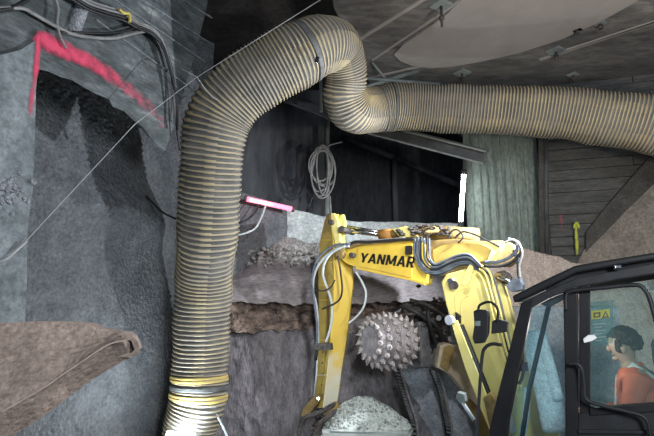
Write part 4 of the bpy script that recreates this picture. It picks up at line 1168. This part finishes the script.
for a_, b_, r in (((402, 306), (440, 330), .028), ((410, 300), (452, 322), .022), ((420, 312), (446, 345), .03), ((428, 302), (438, 350), .024), ((400, 316), (430, 322), .02)):
    tube_obj('hydraulic_hose', [at(*a_, DY + .2), at((a_[0] + b_[0]) / 2 + random.uniform(-4, 4), (a_[1] + b_[1]) / 2 - 5, DY + .1), at(*b_, DY + .2)], r, M['rubber'] if r > .023 else M['chain'], cut)
bm = bmesh.new()
for k in range(70):
    p = at(random.gauss(424, 11), random.gauss(322, 13), DY + random.uniform(.15, .3)); s = random.uniform(.012, .04)
    bmesh.ops.create_icosphere(bm, subdivisions=1, radius=s, matrix=Matrix.Translation(p) @ Matrix.Diagonal((1.3, 1, .8, 1)))
build('caked_mud', bm, M['chain'], cut)['kind'] = 'stuff'
for (x, y, r) in ((451, 339, .035), (439, 318, .03)):
    bm = bmesh.new(); cyl(bm, at(x, y, DY + .02), at(x, y, DY + .14), r, 16); build('pivot_pin', bm, M['cutter'], cut)
# its beige mounting arm, running down behind the boom to the floor
bx = mat('beige_paint', (0.55, 0.47, 0.35), (0.40, 0.33, 0.24), 4, .4)
bm = bmesh.new(); prism(bm, [at(440, 346, DY), at(447, 343, DY), at(462, 347, DY), at(472, 370, DY), (at(490, 420, DY)), at(470, 398, DY), at(450, 374, DY), at(437, 368, DY)], V((0, .3, 0)), 0, .012); ma = build('mounting_arm', bm, bx, cut)
bm = bmesh.new(); prism(bm, [at(444, 348, DY - .02), at(450, 345, DY - .02), at(455, 350, DY - .02), at(448, 372, DY - .02), at(440, 366, DY - .02)], V((0, .05, 0)), 0, .006); build('arm_plate', bm, M['yellow_dirty'], cut)
A_, B_ = at(476, 395, DY + .15), V((2.3, 5.5, -0.05))
bm = bmesh.new(); box(bm, (A_ + B_) / 2, ((A_ - B_).length, .25, .28), (B_ - A_).to_track_quat('X', 'Z').to_matrix(), 0, .02); build('support_arm', bm, M['yellow_dirty'], cut)

# ================================================================== MUDDY BEAM (foreground left)
mb = thing('muddy_arm', V((-1.75, 1.9, 0)), 'brown mud-caked steel arm with a square socket at its tip, in the near left corner', 'machine arm')
Y1, Y2 = 1.75, 2.15
topl = [(-120, 322), (0, 323), (30, 321.5), (60, 321), (86, 322), (97, 327), (112, 330), (124, 331), (130, 335)]
cre = [(-120, 478), (0, 413), (30, 396), (48, 385), (62, 375), (80, 363), (96, 352), (110, 344), (123, 341)]
bot = [(-120, 520), (10, 438), (36, 421), (55, 408), (70, 396), (90, 381), (108, 370), (120, 363), (129, 358)]
def dY(x): return lerp(Y1, Y2, max(0, min(1, (x + 120) / 255)))
bm = bmesh.new(); rows = []
NS = 9
for i in range(NS):
    row = []
    yy = dY(topl[i][0])
    T_ = at(*topl[i], yy + .10); C_ = at(*cre[i], yy - .09); B_ = at(*bot[i], yy + .03)
    TB = T_ + V((-.02, .14, -.01)); BB = B_ + V((-.02, .2, .03))
    for a_, b_, n_ in ((T_, C_, 8), (C_, B_, 4)):
        for k in range(n_):
            q = a_.lerp(b_, k / n_)
            if k and 0 < i: q = q + V((0, -1, .3)) * (.005 * fbm(q, 7, 3))
            row.append(q)
    row += [B_, BB, TB]
    rows.append([bm.verts.new(q) for q in row])
for r0, r1 in zip(rows, rows[1:]):
    n_ = len(r0)
    for k in range(n_): bm.faces.new((r0[k], r0[(k + 1) % n_], r1[(k + 1) % n_], r1[k]))
bm.faces.new(rows[0]); bm.faces.new(rows[-1][::-1])
build('arm_body', bm, M['mud_steel'], mb)
tube_obj('weld_seam', [at(x, y, dY(x) - .089) for x, y in cre[1:]], .0035, mat('mud_crust', (0.46, 0.38, 0.32), (0.3, 0.24, 0.2), 20, .9), mb)
# tip with the square socket: a ring of four walls round a dark opening
def tipq(x, y, d=0): return at(x, y, Y2 - .015 + d)
outer = [(122, 335), (131, 334), (138, 342), (140, 352), (132, 358), (121, 357), (118, 345)]
inner = [(123, 345.5), (128.5, 340), (131.5, 341), (134.5, 349.5), (131.5, 353), (125.5, 353), (124.5, 349)]
bm = bmesh.new()
n_ = len(outer)
of = [bm.verts.new(tipq(*p)) for p in outer]; inf = [bm.verts.new(tipq(*p)) for p in inner]
ob = [bm.verts.new(tipq(*p, .14)) for p in outer]; ib = [bm.verts.new(tipq(*p, .05)) for p in inner]
for k in range(n_):
    j2 = (k + 1) % n_
    bm.faces.new((of[k], of[j2], inf[j2], inf[k])); bm.faces.new((of[k], ob[k], ob[j2], of[j2])); bm.faces.new((inf[k], inf[j2], ib[j2], ib[k]))
bm.faces.new(ob)
build('socket', bm, M['mud_steel'], mb)
bm = bmesh.new(); bm.faces.new([bm.verts.new(tipq(*p, .03)) for p in inner]); build('socket_shade', bm, M['chain'], mb)  # dark sheet across the socket hole, stands for its inner shade
# the arm's support, outside the frame
bm = bmesh.new(); box(bm, V((-1.75, 1.9, 0.75)), (.35, .35, 1.7), None, 0, .03); build('arm_post', bm, M['mud_steel'], mb)

# ================================================================== OPERATOR
def skin_mesh(name, nodes_, edges_, m, parent=None, sub=2, root=0, extra=None):
    me = bpy.data.meshes.new(name)
    me.from_pydata([tuple(cf(*p[:3])) for p in nodes_], edges_, [])
    o = bpy.data.objects.new(name, me); COL.objects.link(o)
    sk = o.modifiers.new('s', 'SKIN'); sk.use_smooth_shade = True
    if not me.skin_vertices: me.skin_vertices.new()
    for i, p in enumerate(nodes_):
        me.skin_vertices[0].data[i].radius = (p[3], p[4] if len(p) > 4 else p[3])
        me.skin_vertices[0].data[i].use_root = (i == root)
    sb = o.modifiers.new('u', 'SUBSURF'); sb.levels = sub; sb.render_levels = sub
    bpy.context.view_layer.update()
    ev = bpy.data.meshes.new_from_object(o.evaluated_get(bpy.context.evaluated_depsgraph_get()))
    bpy.data.objects.remove(o)
    if extra:
        bm = bmesh.new(); bm.from_mesh(ev); extra(bm); bm.to_mesh(ev); bm.free()
    for p in ev.polygons: p.use_smooth = True
    ev.materials.clear()
    return link(name, ev, m, parent)
h = HX; b = HY
SC = 0.88
def cf(a_, b_, c2): return HP + (F * (a_ - HX - .02) + Wd * (b_ - HY) + U * (c2 - .09)) * SC
person = thing('person', cf(h, b, -.70), 'person in an orange jacket sitting behind the side window of the cab', 'person')
N_ = [(h, b, -.62, .13), (h + .01, b, -.45, .13), (h - .02, b, -.25, .14), (h - .02, b, -.12, .10), (h + .0, b, -.03, .045), (h + .02, b, .05, .075), (h + .03, b, .13, .095), (h + .02, b, .19, .07)]
E_ = [(i, i + 1) for i in range(7)]
def add(p, to):
    N_.append(p); E_.append((to, len(N_) - 1)); return len(N_) - 1
arms_ = []
for s_ in (-1, 1):
    sh = add((h - .02, b + s_ * .19, -.14, .062), 3)
    el = add((h + .08, b + s_ * .25, -.40, .045), sh)
    wr_ = add((h + .32, b + s_ * .21, -.43, .03), el)
    hd = add((h + .39, b + s_ * .20, -.42, .032, .02), wr_)
    for q, (dx, dz, ln) in enumerate([(.02, .022, .05), (.03, .008, .055), (.03, -.008, .052), (.02, -.022, .042)]):
        f1 = add((h + .42 + dx * .4, b + s_ * .195, -.42 + dz, .010), hd)
        f2 = add((h + .45, b + s_ * .17, -.42 + dz, .0085), f1)
        add((h + .43, b + s_ * .155, -.42 + dz, .007), f2)
    t1 = add((h + .38, b + s_ * .17, -.395, .011), hd); add((h + .42, b + s_ * .16, -.385, .009), t1)
    hip = add((h + .05, b + s_ * .10, -.66, .085), 0)
    kn = add((h + .46, b + s_ * .14, -.62, .062), hip)
    an = add((h + .52, b + s_ * .14, -.98, .04), kn)
    add((h + .62, b + s_ * .14, -1.02, .04), an)
    arms_.append((sh, el, wr_, hip, kn, an))
def facef(bm):
    def ball(a_, b_, c2, r, sc=(1, 1, 1)):
        bmesh.ops.create_uvsphere(bm, u_segments=12, v_segments=8, radius=r, matrix=Matrix.Translation(cf(a_, b_, c2)) @ Rc.to_4x4() @ Matrix.Diagonal((*sc, 1)))
    ball(h + .118, b, .085, .013, (1.3, .8, 1.6)); ball(h + .095, b, .04, .014, (.7, 1.4, .5)); ball(h + .085, b, .008, .024, (1, 1, .7))
    for s_ in (-1, 1): ball(h + .098, b + s_ * .035, .105, .011); ball(h + .02, b + s_ * .098, .085, .028, (.7, .3, 1.1))
body = skin_mesh('body', N_, E_, M['skin'], person, extra=facef)
JN = [(h, b, -.64, .15), (h + .01, b, -.45, .155), (h - .02, b, -.25, .165), (h - .02, b, -.10, .115), (h - .005, b, -.045, .075)]
JE = [(0, 1), (1, 2), (2, 3), (3, 4)]
for s_ in (-1, 1):
    JN += [(h - .02, b + s_ * .19, -.14, .08), (h + .08, b + s_ * .25, -.40, .062), (h + .31, b + s_ * .21, -.43, .045)]
    n0 = len(JN); JE += [(3, n0 - 3), (n0 - 3, n0 - 2), (n0 - 2, n0 - 1)]
jk = skin_mesh('jacket', JN, JE, M['orange'], person); jk['label'] = 'orange high-visibility jacket'
TN = [(h, b, -.68, .14)]; TE = []
for s_ in (-1, 1):
    TN += [(h + .05, b + s_ * .10, -.66, .10), (h + .46, b + s_ * .14, -.62, .078), (h + .52, b + s_ * .14, -.96, .055)]
    n0 = len(TN); TE += [(0, n0 - 3), (n0 - 3, n0 - 2), (n0 - 2, n0 - 1)]
skin_mesh('trousers', TN, TE, M['trousers'], person)
bm = bmesh.new()
for k in range(240):
    th = random.random() * 2 * PI; ph = random.uniform(-.25, 1) * PI / 2
    a_, b_, c2 = math.cos(th) * math.cos(ph), math.sin(th) * math.cos(ph), math.sin(ph)
    if a_ > .45 and c2 < .55: continue
    bmesh.ops.create_icosphere(bm, subdivisions=1, radius=random.uniform(.018, .030), matrix=Matrix.Translation(cf(h + .005 + a_ * .105, b + b_ * .095, .12 + c2 * .105)))
build('hair', bm, M['hair'], person, smooth=True)
for s_ in (-1, 1):
    bm = bmesh.new(); tube(bm, [cf(h + .115, b + s_ * .07, -.62), cf(h + .15, b + s_ * .08, -.35), cf(h + .10, b + s_ * .1, -.14), cf(h - .02, b + s_ * .11, -.035), cf(h - .14, b + s_ * .1, -.14)], .018, 6); build('reflective_stripe', bm, M['reflect'], person)

# added fill light inside the cab, brightens the seated person
l = bpy.data.lights.new('cab_fill_light', 'POINT'); l.energy = 7; l.color = (1.0, 0.97, 0.93); l.shadow_soft_size = 0.04
o = bpy.data.objects.new('cab_fill_light', l); COL.objects.link(o); o.location = HP + F * 0.30 - Wd * 0.22 + U * 0.10
